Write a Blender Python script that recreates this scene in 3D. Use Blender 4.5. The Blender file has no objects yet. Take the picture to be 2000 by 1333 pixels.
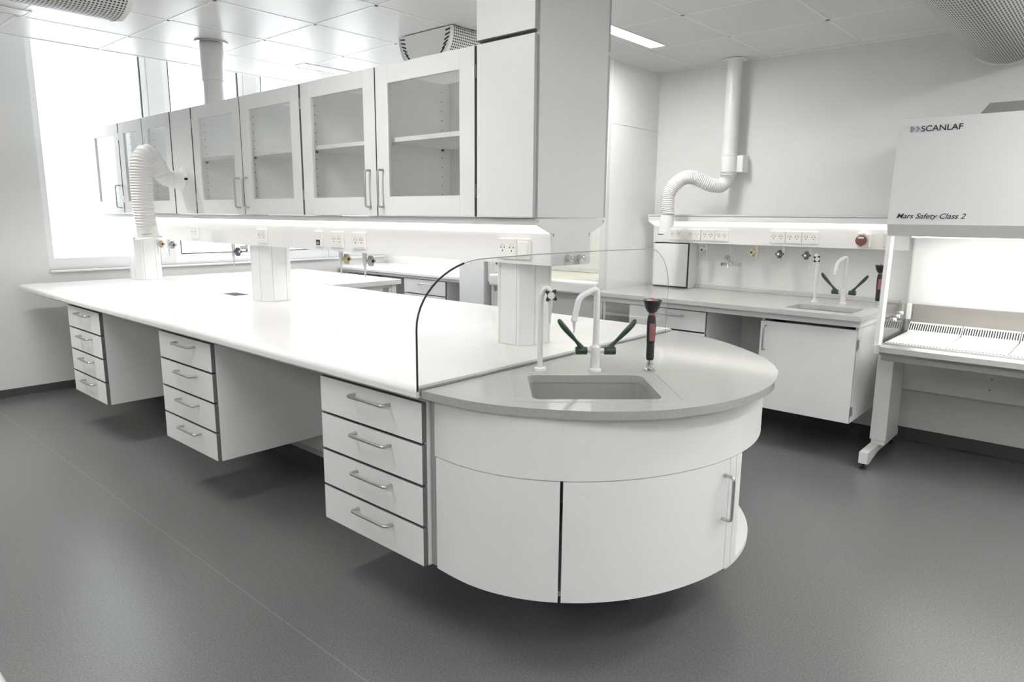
import bpy, bmesh, math, random
from mathutils import Vector, Matrix
random.seed(7)
S = bpy.context.scene
COL = S.collection
PI = math.pi

# ------------------------------------------------------------------ camera, world, exposure
CAM_H = 1.445
YAW, PITCH, ROLL = math.radians(48.458), math.radians(10.339), math.radians(0.496)
cy_, sy_, cp_, sp_ = math.cos(YAW), math.sin(YAW), math.cos(PITCH), math.sin(PITCH)
fwd = Vector((sy_*cp_, cy_*cp_, -sp_)); rgt = Vector((cy_, -sy_, 0)); upv = rgt.cross(fwd)
r2 = rgt*math.cos(ROLL) + upv*math.sin(ROLL); u2 = upv*math.cos(ROLL) - rgt*math.sin(ROLL)
cam = bpy.data.objects.new('camera', bpy.data.cameras.new('camera'))
COL.objects.link(cam)
cam.matrix_world = Matrix(((r2.x, u2.x, -fwd.x, 0), (r2.y, u2.y, -fwd.y, 0), (r2.z, u2.z, -fwd.z, CAM_H), (0, 0, 0, 1)))
cam.data.sensor_width = 36.0
cam.data.lens = 1345.14/2000*36.0
cam.data.clip_start = 0.05
S.camera = cam

W = bpy.data.worlds.new('overcast_sky'); S.world = W
W.use_nodes = True
bg = W.node_tree.nodes['Background']
bg.inputs[0].default_value = (0.93, 0.97, 1.0, 1)
bg.inputs[1].default_value = 4.2

S.view_settings.view_transform = 'Standard'
S.view_settings.look = 'None'
S.view_settings.gamma = 1.0
S.view_settings.exposure = 0.20
S.view_settings.use_curve_mapping = False
S.cycles.use_denoising = True
S.cycles.max_bounces = 10
S.cycles.diffuse_bounces = 7
S.cycles.glossy_bounces = 4
S.cycles.transparent_max_bounces = 16
S.cycles.sample_clamp_indirect = 6.0
S.cycles.caustics_reflective = False
S.cycles.caustics_refractive = False

LAMP_CEIL = 60.0      # recessed ceiling strips
LAMP_BENCH = 1.5      # strip lights under the wall and island cupboards
LAMP_HOOD = 4.0

# ------------------------------------------------------------------ materials
MATS = {}
def mat(name, col, rough=0.5, metal=0.0, spec=0.5, coat=0.0, var=0.02, vscale=6.0, bump=0.0, bscale=200.0, emit=None, est=0.0):
    m = bpy.data.materials.new(name); m.use_nodes = True
    nt = m.node_tree; b = nt.nodes['Principled BSDF']
    b.inputs['Roughness'].default_value = rough
    b.inputs['Metallic'].default_value = metal
    b.inputs['Specular IOR Level'].default_value = spec
    b.inputs['Coat Weight'].default_value = coat
    b.inputs['Coat Roughness'].default_value = 0.08
    tc = nt.nodes.new('ShaderNodeTexCoord')
    n = nt.nodes.new('ShaderNodeTexNoise'); n.inputs['Scale'].default_value = vscale; n.inputs['Detail'].default_value = 2
    nt.links.new(tc.outputs['Object'], n.inputs['Vector'])
    mx = nt.nodes.new('ShaderNodeMix'); mx.data_type = 'RGBA'
    mx.inputs[6].default_value = (col[0]*(1-var), col[1]*(1-var), col[2]*(1-var), 1)
    mx.inputs[7].default_value = (min(1, col[0]*(1+var)), min(1, col[1]*(1+var)), min(1, col[2]*(1+var)), 1)
    nt.links.new(n.outputs['Fac'], mx.inputs[0])
    nt.links.new(mx.outputs[2], b.inputs['Base Color'])
    if bump:
        n2 = nt.nodes.new('ShaderNodeTexNoise'); n2.inputs['Scale'].default_value = bscale
        nt.links.new(tc.outputs['Object'], n2.inputs['Vector'])
        bp = nt.nodes.new('ShaderNodeBump'); bp.inputs['Strength'].default_value = bump; bp.inputs['Distance'].default_value = 0.002
        nt.links.new(n2.outputs['Fac'], bp.inputs['Height']); nt.links.new(bp.outputs['Normal'], b.inputs['Normal'])
    if emit:
        b.inputs['Emission Color'].default_value = (*emit, 1); b.inputs['Emission Strength'].default_value = est
    MATS[name] = m
    return m

def glass(name, tint=(0.93, 0.95, 0.94), refl=1.0, rough=0.0):
    m = bpy.data.materials.new(name); m.use_nodes = True
    nt = m.node_tree
    for n in list(nt.nodes): nt.nodes.remove(n)
    out = nt.nodes.new('ShaderNodeOutputMaterial')
    tr = nt.nodes.new('ShaderNodeBsdfTransparent'); tr.inputs[0].default_value = (*tint, 1)
    gl = nt.nodes.new('ShaderNodeBsdfGlossy'); gl.inputs['Roughness'].default_value = rough
    fr = nt.nodes.new('ShaderNodeLayerWeight'); fr.inputs['Blend'].default_value = 0.5
    pw = nt.nodes.new('ShaderNodeMath'); pw.operation = 'POWER'; pw.inputs[1].default_value = 5.0
    mu = nt.nodes.new('ShaderNodeMath'); mu.operation = 'MULTIPLY_ADD'; mu.inputs[1].default_value = 0.94*refl; mu.inputs[2].default_value = 0.04*refl
    mx = nt.nodes.new('ShaderNodeMixShader')
    nt.links.new(fr.outputs['Facing'], pw.inputs[0]); nt.links.new(pw.outputs[0], mu.inputs[0]); nt.links.new(mu.outputs[0], mx.inputs[0])
    nt.links.new(tr.outputs[0], mx.inputs[1]); nt.links.new(gl.outputs[0], mx.inputs[2])
    nt.links.new(mx.outputs[0], out.inputs[0])
    MATS[name] = m
    return m

def speckle(name, c1, c2, rough, scale, spec=0.5, bump=0.0, var=0.5, seam=None):
    """speckled sheet material, optionally with a welded seam line along Y"""
    m = bpy.data.materials.new(name); m.use_nodes = True
    nt = m.node_tree; b = nt.nodes['Principled BSDF']; L = nt.links.new
    b.inputs['Specular IOR Level'].default_value = spec
    tc = nt.nodes.new('ShaderNodeTexCoord')
    n = nt.nodes.new('ShaderNodeTexNoise'); n.inputs['Scale'].default_value = scale; n.inputs['Detail'].default_value = 3; n.inputs['Roughness'].default_value = 0.7
    L(tc.outputs['Object'], n.inputs['Vector'])
    rp = nt.nodes.new('ShaderNodeValToRGB'); rp.color_ramp.elements[0].position = 0.38; rp.color_ramp.elements[1].position = 0.66
    rp.color_ramp.elements[0].color = (*c1, 1); rp.color_ramp.elements[1].color = (*c2, 1)
    L(n.outputs['Fac'], rp.inputs[0])
    last = rp.outputs[0]
    n3 = nt.nodes.new('ShaderNodeTexNoise'); n3.inputs['Scale'].default_value = 1.7; n3.inputs['Detail'].default_value = 4
    L(tc.outputs['Object'], n3.inputs['Vector'])
    mr = nt.nodes.new('ShaderNodeMapRange'); mr.inputs[3].default_value = rough*(1-0.12*var); mr.inputs[4].default_value = rough*(1+0.12*var)
    L(n3.outputs['Fac'], mr.inputs[0]); L(mr.outputs[0], b.inputs['Roughness'])
    if seam:
        sx = nt.nodes.new('ShaderNodeSeparateXYZ'); L(tc.outputs['Object'], sx.inputs[0])
        for val in seam:
            a = nt.nodes.new('ShaderNodeMath'); a.operation = 'SUBTRACT'; a.inputs[1].default_value = val; L(sx.outputs[0], a.inputs[0])
            c = nt.nodes.new('ShaderNodeMath'); c.operation = 'ABSOLUTE'; L(a.outputs[0], c.inputs[0])
            d = nt.nodes.new('ShaderNodeMath'); d.operation = 'LESS_THAN'; d.inputs[1].default_value = 0.0025; L(c.outputs[0], d.inputs[0])
            mx = nt.nodes.new('ShaderNodeMix'); mx.data_type = 'RGBA'
            mx.inputs[7].default_value = (c2[0]*1.1, c2[1]*1.1, c2[2]*1.1, 1)
            L(d.outputs[0], mx.inputs[0]); L(last, mx.inputs[6]); last = mx.outputs[2]
    L(last, b.inputs['Base Color'])
    if bump:
        bp = nt.nodes.new('ShaderNodeBump'); bp.inputs['Strength'].default_value = bump; bp.inputs['Distance'].default_value = 0.001
        L(n.outputs['Fac'], bp.inputs['Height']); L(bp.outputs['Normal'], b.inputs['Normal'])
    MATS[name] = m
    return m

def perforated(name, col, pu, pv, ru, rv, hole=(0.015, 0.015, 0.015)):
    """sheet metal with rows of punched holes: UV in metres, pitch pu x pv, hole half sizes ru x rv"""
    m = bpy.data.materials.new(name); m.use_nodes = True
    nt = m.node_tree; b = nt.nodes['Principled BSDF']; L = nt.links.new
    b.inputs['Roughness'].default_value = 0.45
    uv = nt.nodes.new('ShaderNodeUVMap'); sx = nt.nodes.new('ShaderNodeSeparateXYZ'); L(uv.outputs[0], sx.inputs[0])
    parts = []
    for k, (p, r) in enumerate(((pu, ru), (pv, rv))):
        d = nt.nodes.new('ShaderNodeMath'); d.operation = 'DIVIDE'; d.inputs[1].default_value = p; L(sx.outputs[k], d.inputs[0])
        f = nt.nodes.new('ShaderNodeMath'); f.operation = 'FRACT'; L(d.outputs[0], f.inputs[0])
        s = nt.nodes.new('ShaderNodeMath'); s.operation = 'SUBTRACT'; s.inputs[1].default_value = 0.5; L(f.outputs[0], s.inputs[0])
        q = nt.nodes.new('ShaderNodeMath'); q.operation = 'MULTIPLY'; q.inputs[1].default_value = p/r; L(s.outputs[0], q.inputs[0])
        e = nt.nodes.new('ShaderNodeMath'); e.operation = 'POWER'; e.inputs[1].default_value = 2
        ab = nt.nodes.new('ShaderNodeMath'); ab.operation = 'ABSOLUTE'; L(q.outputs[0], ab.inputs[0]); L(ab.outputs[0], e.inputs[0])
        parts.append(e)
    ad = nt.nodes.new('ShaderNodeMath'); ad.operation = 'ADD'; L(parts[0].outputs[0], ad.inputs[0]); L(parts[1].outputs[0], ad.inputs[1])
    lt = nt.nodes.new('ShaderNodeMath'); lt.operation = 'LESS_THAN'; lt.inputs[1].default_value = 1.0; L(ad.outputs[0], lt.inputs[0])
    mx = nt.nodes.new('ShaderNodeMix'); mx.data_type = 'RGBA'
    mx.inputs[6].default_value = (*col, 1); mx.inputs[7].default_value = (*hole, 1)
    L(lt.outputs[0], mx.inputs[0]); L(mx.outputs[2], b.inputs['Base Color'])
    MATS[name] = m
    return m

WHITE = mat('white_laminate', (0.85, 0.85, 0.85), 0.38)
WHITE2 = mat('white_lacquer', (0.85, 0.85, 0.845), 0.3)
PAINT = mat('white_wall_paint', (0.78, 0.78, 0.765), 0.85, bump=0.04, bscale=300)
CEIL = mat('ceiling_metal_tile', (0.84, 0.845, 0.84), 0.30, spec=0.25, var=0.01)
TBAR = mat('ceiling_grid_white', (0.95, 0.95, 0.95), 0.30, spec=0.25, var=0.01)
INNER = mat('white_laminate_brightened', (0.93, 0.93, 0.93), 0.45, var=0.01)  # paler copy of the white laminate, lightened to brighten the cupboard interiors
TOP = mat('white_worktop_laminate', (0.83, 0.825, 0.815), 0.2, spec=0.5, var=0.01)
EDGE = mat('grey_edge_banding', (0.16, 0.16, 0.16), 0.5)
EDGE2 = mat('light_grey_edge', (0.42, 0.42, 0.42), 0.5)
DARK = mat('dark_gap', (0.03, 0.03, 0.03), 0.7)
BASEB = mat('dark_grey_cove_vinyl', (0.065, 0.065, 0.065), 0.55)
FLOORM = speckle('grey_speckled_vinyl', (0.105, 0.105, 0.107), (0.195, 0.195, 0.197), 0.31, 160.0, spec=0.75, bump=0.12, var=0.3, seam=(1.152, -0.85))
STONE2 = speckle('pale_grey_stone', (0.56, 0.555, 0.545), (0.64, 0.635, 0.625), 0.10, 260.0, spec=0.55)
STONE = speckle('light_grey_stone', (0.36, 0.358, 0.348), (0.45, 0.445, 0.435), 0.10, 260.0, spec=0.55)
SINKM = mat('grey_sink_composite', (0.31, 0.31, 0.31), 0.3)
STEEL = mat('brushed_steel', (0.55, 0.55, 0.54), 0.33, metal=1.0, var=0.06, vscale=40)
STEEL2 = mat('dull_stainless_sheet', (0.50, 0.48, 0.45), 0.42, metal=1.0, var=0.05, vscale=9)
CHROME = mat('chrome', (0.72, 0.72, 0.72), 0.08, metal=1.0)
PLAST = mat('white_plastic', (0.84, 0.84, 0.82), 0.32)
HOSEM = mat('white_hose_plastic', (0.82, 0.815, 0.80), 0.35)
TAPW = mat('white_epoxy_tap', (0.78, 0.78, 0.80), 0.18, coat=0.4)
GREEN = mat('dark_green_plastic', (0.022, 0.050, 0.036), 0.28)
BLACK = mat('black_rubber', (0.012, 0.012, 0.012), 0.42)
REDM = mat('muted_red_plastic', (0.27, 0.105, 0.105), 0.4)
REDS = mat('dark_red_socket_plastic', (0.19, 0.07, 0.065), 0.35)
TAN = mat('tan_yellow_plastic', (0.46, 0.40, 0.23), 0.4)
GREYP = mat('grey_plastic', (0.36, 0.36, 0.36), 0.4)
DGREY = mat('dark_grey_green_plastic', (0.075, 0.09, 0.085), 0.4)
INK = mat('black_print', (0.015, 0.015, 0.017), 0.5)
INKB = mat('grey_blue_print', (0.28, 0.32, 0.37), 0.5)
GASKET = mat('dark_window_gasket', (0.05, 0.05, 0.05), 0.7)
GEDGE = mat('refraction_dark_edge', (0.012, 0.016, 0.015), 0.2)  # dark colour stands in for refraction along the glass rim
GEDGE2 = mat('refraction_grey_edge', (0.30, 0.33, 0.32), 0.15)  # lighter stretch of the rim, refraction put into the colour
SHELL = mat('light_grey_cabinet_lacquer', (0.68, 0.68, 0.685), 0.4)
GREYLAM = mat('light_grey_panel', (0.70, 0.70, 0.695), 0.5)
DUCTG = mat('grey_sheet_metal', (0.22, 0.22, 0.215), 0.5)
LITC = mat('ceiling_lamp_diffuser', (0.9, 0.9, 0.9), 0.5, emit=(1.0, 0.985, 0.965), est=LAMP_CEIL)
LITC2 = mat('added_fill_lamp_weak', (0.9, 0.9, 0.9), 0.5, emit=(1.0, 0.985, 0.965), est=LAMP_CEIL*0.35)  # weaker glow, only on added unseen fill lamps
LITC3 = mat('ceiling_lamp_aisle', (0.9, 0.9, 0.9), 0.5, emit=(1.0, 0.985, 0.965), est=LAMP_CEIL*1.15)
LITB = mat('bench_lamp_diffuser', (0.9, 0.9, 0.88), 0.5, emit=(1.0, 0.965, 0.90), est=LAMP_BENCH)
LITH = mat('hood_lamp_diffuser', (0.9, 0.9, 0.88), 0.5, emit=(1.0, 0.98, 0.93), est=LAMP_HOOD)
LOUV = mat('lamp_louvre', (0.75, 0.75, 0.75), 0.25, metal=0.6)
PANE = glass('clear_glass', (0.975, 0.98, 0.975), 1.0)
PANEW = glass('window_glass', (0.97, 0.98, 0.98), 1.0)
SCREEN = glass('screen_glass', (0.965, 0.97, 0.965), 0.9)
def opal(name):
    m = bpy.data.materials.new(name); m.use_nodes = True
    nt = m.node_tree
    for n in list(nt.nodes): nt.nodes.remove(n)
    out = nt.nodes.new('ShaderNodeOutputMaterial')
    a = nt.nodes.new('ShaderNodeBsdfTranslucent'); a.inputs[0].default_value = (0.96, 0.965, 0.965, 1)
    d = nt.nodes.new('ShaderNodeBsdfDiffuse'); d.inputs[0].default_value = (0.96, 0.965, 0.965, 1)
    n = nt.nodes.new('ShaderNodeTexNoise'); n.inputs['Scale'].default_value = 2.0
    mr = nt.nodes.new('ShaderNodeMapRange'); mr.inputs[3].default_value = 0.08; mr.inputs[4].default_value = 0.12
    mx = nt.nodes.new('ShaderNodeMixShader')
    nt.links.new(n.outputs['Fac'], mr.inputs[0]); nt.links.new(mr.outputs[0], mx.inputs[0])
    nt.links.new(a.outputs[0], mx.inputs[1]); nt.links.new(d.outputs[0], mx.inputs[2]); nt.links.new(mx.outputs[0], out.inputs[0])
    MATS[name] = m
    return m
OPAL = opal('light_passing_opal')  # lets light through, put in to brighten the cupboard interiors
PERF = perforated('perforated_white_metal', (0.72, 0.72, 0.71), 0.0155, 0.0155, 0.0050, 0.0050)
SLOT = perforated('slotted_white_metal', (0.70, 0.70, 0.69), 0.042, 0.0115, 0.0190, 0.0034, (0.10, 0.10, 0.10))

# ------------------------------------------------------------------ mesh helpers
def B(): return bmesh.new()
def _merge(bm, tmp, M=None, mi=0, smooth=False):
    if M is not None: bmesh.ops.transform(tmp, matrix=M, verts=tmp.verts)
    for f in tmp.faces:
        if mi: f.material_index = mi
        if smooth: f.smooth = True
    me = bpy.data.meshes.new('tmp'); tmp.to_mesh(me); tmp.free()
    bm.from_mesh(me); bpy.data.meshes.remove(me)
    return bm
def box(bm, x0, x1, y0, y1, z0, z1, bev=0.0015, mi=0, M=None, seg=1):
    t = bmesh.new()
    bmesh.ops.create_cube(t, size=1.0)
    bmesh.ops.transform(t, matrix=Matrix.Translation(((x0+x1)/2, (y0+y1)/2, (z0+z1)/2)) @ Matrix.Diagonal((abs(x1-x0), abs(y1-y0), abs(z1-z0), 1)), verts=t.verts)
    b = min(bev, abs(x1-x0)*0.3, abs(y1-y0)*0.3, abs(z1-z0)*0.3)
    if b > 0: bmesh.ops.bevel(t, geom=list(t.edges), offset=b, segments=seg, profile=0.5, affect='EDGES')
    return _merge(bm, t, M, mi)
def prism(bm, poly, a0, a1, axis='Z', mi=0, M=None, smooth=False):
    """extrude polygon; axis Z: poly (x,y); axis Y: poly (x,z); axis X: poly (y,z)"""
    t = bmesh.new()
    def P(p, a):
        return (p[0], p[1], a) if axis == 'Z' else ((p[0], a, p[1]) if axis == 'Y' else (a, p[0], p[1]))
    v0 = [t.verts.new(P(p, a0)) for p in poly]; v1 = [t.verts.new(P(p, a1)) for p in poly]
    n = len(poly)
    t.faces.new(v0); t.faces.new(v1[::-1])
    for i in range(n):
        f = t.faces.new((v0[i], v1[i], v1[(i+1) % n], v0[(i+1) % n])); f.smooth = smooth
    bmesh.ops.recalc_face_normals(t, faces=t.faces)
    return _merge(bm, t, M, mi)
def sweep_frames(pts, closed=False):
    pts = [Vector(p) for p in pts]; n = len(pts); T = []
    for i in range(n):
        a = pts[i-1] if (i > 0 or closed) else pts[i]; b = pts[(i+1) % n] if (i < n-1 or closed) else pts[i]
        T.append((b-a).normalized())
    ref = Vector((0, 0, 1)) if abs(T[0].z) < 0.9 else Vector((1, 0, 0))
    N = [(ref - T[0]*ref.dot(T[0])).normalized()]
    for i in range(1, n):
        v = N[-1] - T[i]*N[-1].dot(T[i]); N.append(v.normalized() if v.length > 1e-6 else N[-1])
    return pts, T, N
def tube(bm, pts, r, n=12, closed=False, caps=True, mi=0, M=None, flat=(1.0, 1.0)):
    pts, T, N = sweep_frames(pts, closed); t = bmesh.new(); rings = []
    for i, p in enumerate(pts):
        rr = r[i] if isinstance(r, (list, tuple)) else r
        Bn = T[i].cross(N[i])
        rings.append([t.verts.new(p + (N[i]*math.cos(2*PI*k/n)*flat[0] + Bn*math.sin(2*PI*k/n)*flat[1])*rr) for k in range(n)])
    m = len(rings)
    for i in range(m if closed else m-1):
        a, b = rings[i], rings[(i+1) % m]
        for k in range(n):
            f = t.faces.new((a[k], a[(k+1) % n], b[(k+1) % n], b[k])); f.smooth = True
    if caps and not closed:
        t.faces.new(rings[0][::-1]); t.faces.new(rings[-1])
    bmesh.ops.recalc_face_normals(t, faces=t.faces)
    return _merge(bm, t, M, mi)
def lathe(bm, prof, c=(0, 0, 0), axis='Z', n=28, mi=0, M=None, smooth=True):
    t = bmesh.new(); rings = []
    for (r, h) in prof:
        ring = []
        for k in range(n):
            a = 2*PI*k/n; p = (r*math.cos(a), r*math.sin(a), h)
            if axis == 'X': p = (h, p[0], p[1])
            elif axis == 'Y': p = (p[0], h, p[1])
            ring.append(t.verts.new((p[0]+c[0], p[1]+c[1], p[2]+c[2])))
        rings.append(ring)
    for a, b in zip(rings, rings[1:]):
        for k in range(n):
            f = t.faces.new((a[k], a[(k+1) % n], b[(k+1) % n], b[k])); f.smooth = smooth
    if prof[0][0] > 1e-5: t.faces.new(rings[0][::-1])
    if prof[-1][0] > 1e-5: t.faces.new(rings[-1])
    bmesh.ops.remove_doubles(t, verts=t.verts, dist=1e-6)
    bmesh.ops.recalc_face_normals(t, faces=t.faces)
    return _merge(bm, t, M, mi)
def catmull(pts, k=8):
    P = [Vector(p) for p in pts]; P = [P[0]*2-P[1]] + P + [P[-1]*2-P[-2]]; out = []
    for i in range(1, len(P)-2):
        for j in range(k):
            u = j/k; a, b, c, d = P[i-1], P[i], P[i+1], P[i+2]
            out.append(0.5*((2*b) + (c-a)*u + (2*a-5*b+4*c-d)*u*u + (3*b-a-3*c+d)*u**3))
    out.append(P[-2]); return out
def rounded(pts, r, k=5):
    """polyline with rounded inner corners"""
    P = [Vector(p) for p in pts]; out = [P[0]]
    for i in range(1, len(P)-1):
        a, b, c = P[i-1], P[i], P[i+1]
        d1, d2 = (a-b), (c-b); q = min(r, d1.length*0.49, d2.length*0.49)
        s, e = b+d1.normalized()*q, b+d2.normalized()*q
        for j in range(k+1):
            u = j/k; out.append(s*(1-u)**2 + b*2*u*(1-u) + e*u*u)
    out.append(P[-1]); return out

def obj(name, bm, mats, parent=None, label=None):
    """link ONE mesh object; builders use world coordinates, children are stored relative to their thing"""
    me = bpy.data.meshes.new(name)
    o = bpy.data.objects.new(name, me)
    off = Vector((0, 0, 0)); p = parent
    while p is not None: off += p.location; p = p.parent
    if off.length > 0: bmesh.ops.translate(bm, verts=bm.verts, vec=-off)
    for e in bm.edges:
        if len(e.link_faces) == 2 and e.calc_face_angle(0.0) > 0.65: e.smooth = False
    bm.to_mesh(me); bm.free()
    for m in (mats if isinstance(mats, (list, tuple)) else [mats]): me.materials.append(m)
    COL.objects.link(o)
    if parent is not None: o.parent = parent
    if label: o['label'] = label
    return o
def tag(o, label, cat, group=None, kind=None):
    o['label'] = label; o['category'] = cat
    if group: o['group'] = group
    if kind: o['kind'] = kind
    return o
def thing(name, label, cat, loc=(0, 0, 0), group=None):
    o = bpy.data.objects.new(name, None); COL.objects.link(o); o.location = loc; o.empty_display_size = 0.1
    return tag(o, label, cat, group)
def struct(name, bm, m, parent=None):
    o = obj(name, bm, m, parent)
    if parent is None: o['kind'] = 'structure'
    return o
def dup(root, loc, label=None, group=None, rotz=None):
    r = root.copy(); COL.objects.link(r); r.location = loc
    if rotz is not None: r.rotation_euler = (0, 0, rotz)
    if label: r['label'] = label
    if group: r['group'] = group
    for ch in list(root.children):
        c = ch.copy(); COL.objects.link(c); c.parent = r
        for g in list(ch.children):
            d = g.copy(); COL.objects.link(d); d.parent = c
    return r
def bow(bm, a, b, out, r=0.0055, rad=0.014):
    """bow handle between two fixing points, standing off by vector out"""
    a, b, out = Vector(a), Vector(b), Vector(out)
    tube(bm, rounded([a, a+out, b+out, b], rad), r, n=10)
    return bm

# ================================================================== THE ROOM
XL, XR, YB, YW, ZC, YC, ZT = -3.40, 5.01, -3.60, 6.40, 2.55, 5.50, 3.10
bm = B(); box(bm, XL-0.2, XR+0.2, YB-0.2, YW+0.2, -0.10, 0.0, 0); struct('floor', bm, FLOORM)
bm = B()
box(bm, XL-0.2, XR+0.2, YB-0.2, YC, ZC, ZC+0.03, 0)
box(bm, XL-0.2, XR+0.2, YC-0.02, YC, ZC, ZT, 0)
box(bm, XL-0.2, XR+0.2, YC, YW+0.2, ZT, ZT+0.05, 0)
struct('ceiling', bm, CEIL)
bm = B(); box(bm, XR, XR+0.2, YB-0.2, YW+0.2, 0, ZT, 0); struct('wall_right', bm, PAINT)
bm = B(); box(bm, XL-0.2, XL, YB-0.2, YW+0.2, 0, ZT, 0); struct('wall_left', bm, PAINT)
bm = B(); box(bm, XL, XR, YB-0.2, YB, 0, ZT, 0); struct('wall_back', bm, PAINT)
# window wall: solid to the left, parapet under the windows, piers between them
bm = B()
WX = [(1.665, 2.535), (2.665, 3.40), (3.53, 4.27), (4.40, 4.98)]
box(bm, XL, 1.665, YW, YW+0.25, 0, ZT, 0)
box(bm, 1.665, XR, YW, YW+0.25, 0, 0.985, 0)
for (a, b), (c, d) in zip(WX, WX[1:]): box(bm, b, c, YW+0.02, YW+0.25, 0.985, ZT, 0)
box(bm, 4.98, XR, YW, YW+0.25, 0.985, ZT, 0)
struct('wall_window', bm, PAINT)
for i, (a, b) in enumerate(WX):
    w = bpy.data.objects.new('window_%d' % (i+1), None); COL.objects.link(w); w.location = ((a+b)/2, YW+0.06, 0.985); w['kind'] = 'structure'
    bm = B(); y0, y1 = YW+0.03, YW+0.09
    box(bm, a, b, y0, y1, 0.985, 1.075); box(bm, a, b, y0, y1, ZT-0.06, ZT)
    box(bm, a, a+0.05, y0, y1, 1.075, ZT-0.06); box(bm, b-0.05, b, y0, y1, 1.075, ZT-0.06)
    obj('window_frame', bm, WHITE2, w)
    bm = B(); g = 0.007
    if i: box(bm, a+0.05, b-0.05, y0-0.002, y0+0.02, 1.075, 1.075+g, 0); box(bm, a+0.05, a+0.05+g, y0-0.002, y0+0.02, 1.075, ZT-0.06, 0)
    box(bm, b-0.05-g, b-0.05, y0-0.002, y0+0.02, 1.075, ZT-0.06, 0)
    obj('gasket', bm, GASKET, w)
    bm = B(); box(bm, a+0.05, b-0.05, YW+0.055, YW+0.061, 1.075, ZT-0.06, 0); obj('pane', bm, PANEW, w)
    bm = B(); box(bm, b-0.13, b-0.06, y0-0.03, y0, 1.10, 1.135, 0.004); obj('window_latch', bm, GREYP, w)
    pl = bpy.data.lights.new('sky_portal', 'AREA'); pl.shape = 'RECTANGLE'; pl.size = b-a; pl.size_y = ZT-0.985
    pl.cycles.is_portal = True
    po = bpy.data.objects.new('sky_portal', pl); COL.objects.link(po); po.location = ((a+b)/2, YW+0.26, (ZT+0.985)/2); po.rotation_euler = (-PI/2, 0, 0)
bm = B(); box(bm, 1.665, 4.98, YW-0.03, YW+0.03, 0.965, 0.985, 0.004); struct('trim_2', bm, WHITE2)
bm = B(); prism(bm, [(YW, 0), (YW, 0.075), (YW-0.004, 0.075), (YW-0.006, 0.012), (YW-0.02, 0.0)], XL, XR, 'X'); struct('baseboard_window', bm, BASEB)
bm = B(); prism(bm, [(XR, 0), (XR, 0.09), (XR-0.004, 0.09), (XR-0.006, 0.012), (XR-0.02, 0.0)], YB, YW, 'Y'); struct('baseboard_right', bm, BASEB)
# ceiling grid
bm = B(); GX0, GPX, GY0, GPY = 1.868, 0.605, 1.432, 0.585
k = -8
while GX0+k*GPX < XR:
    x = GX0+k*GPX
    if x > XL: box(bm, x-0.011, x+0.011, YB, YC-0.001, ZC-0.002, ZC+0.001, 0.001)
    k += 1
for k in range(-9, 8):
    y = GY0+k*GPY
    if YB < y < YC-0.03: box(bm, XL, XR, y-0.011, y+0.011, ZC-0.002, ZC+0.001, 0.001)
box(bm, XR-0.02, XR, YB, YC, ZC-0.004, ZC+0.001, 0.001); box(bm, XL, XR, YC-0.021, YC-0.001, ZC-0.004, ZC+0.001, 0.001)
struct('trim_1', bm, TBAR)

# recessed ceiling luminaires
def ceil_lamp(x0, x1, y0, y1, label, lit=True, em=None):
    t = thing('ceiling_lamp', label, 'ceiling lamp', ((x0+x1)/2, (y0+y1)/2, ZC), 'recessed strip lamps in the ceiling')
    bm = B()
    for (a, b, c, d) in ((x0-0.012, x1+0.012, y0-0.012, y0), (x0-0.012, x1+0.012, y1, y1+0.012), (x0-0.012, x0, y0, y1), (x1, x1+0.012, y0, y1)):
        box(bm, a, b, c, d, ZC-0.007, ZC+0.001, 0.001)
    obj('frame', bm, TBAR, t)
    bm = B(); box(bm, x0, x1, y0, y1, ZC-0.005, ZC, 0); obj('diffuser', bm, (em or LITC) if lit else LOUV, t)
    if not lit:                                            # louvred lamp: throws its light steeply down only
        l = bpy.data.lights.new('louvre_light', 'AREA'); l.shape = 'RECTANGLE'; l.size = x1-x0-0.02; l.size_y = y1-y0-0.02
        l.energy = 22.0; l.spread = math.radians(115); l.color = (1.0, 0.97, 0.93)
        lo = bpy.data.objects.new('louvre_light', l); COL.objects.link(lo); lo.location = (0, 0, -0.006); lo.parent = t
    return t
ceil_lamp(3.02, 4.215, 2.43, 2.53, 'bright white strip lamp in the ceiling beside the tall panel column')
ceil_lamp(0.09, 1.28, 4.77, 4.90, 'dim grey strip lamp in the ceiling at the upper left corner', False)
ceil_lamp(0.09, 1.28, 2.43, 2.53, 'strip lamp in the ceiling over the aisle in front of the island', em=LITC3)
ceil_lamp(3.02, 4.215, 4.77, 4.87, 'white strip lamp in the ceiling by the windows beyond the overhead cupboards')
ceil_lamp(0.09, 1.28, -0.50, -0.40, 'added unseen fill lamp in the ceiling right behind the camera')  # out of view, added to lift the light on the near surfaces
ceil_lamp(0.09, 1.28, -2.26, -2.16, 'added unseen fill lamp in the ceiling well behind the camera')  # out of view, added as fill from the rear of the room
ceil_lamp(1.90, 3.10, 0.09, 0.19, 'added unseen fill lamp in the ceiling above the open floor before the sink end', em=LITC2)  # out of view, added at low strength to brighten the right floor
ceil_lamp(3.02, 4.215, -1.10, -1.00, 'added unseen fill lamp in the ceiling halfway to the back right corner')  # out of view, added for the dark low parts on the right
ceil_lamp(3.02, 4.215, -2.26, -2.16, 'added unseen fill lamp in the ceiling by the back right corner')  # out of view, added for low-angle light from the back
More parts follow.
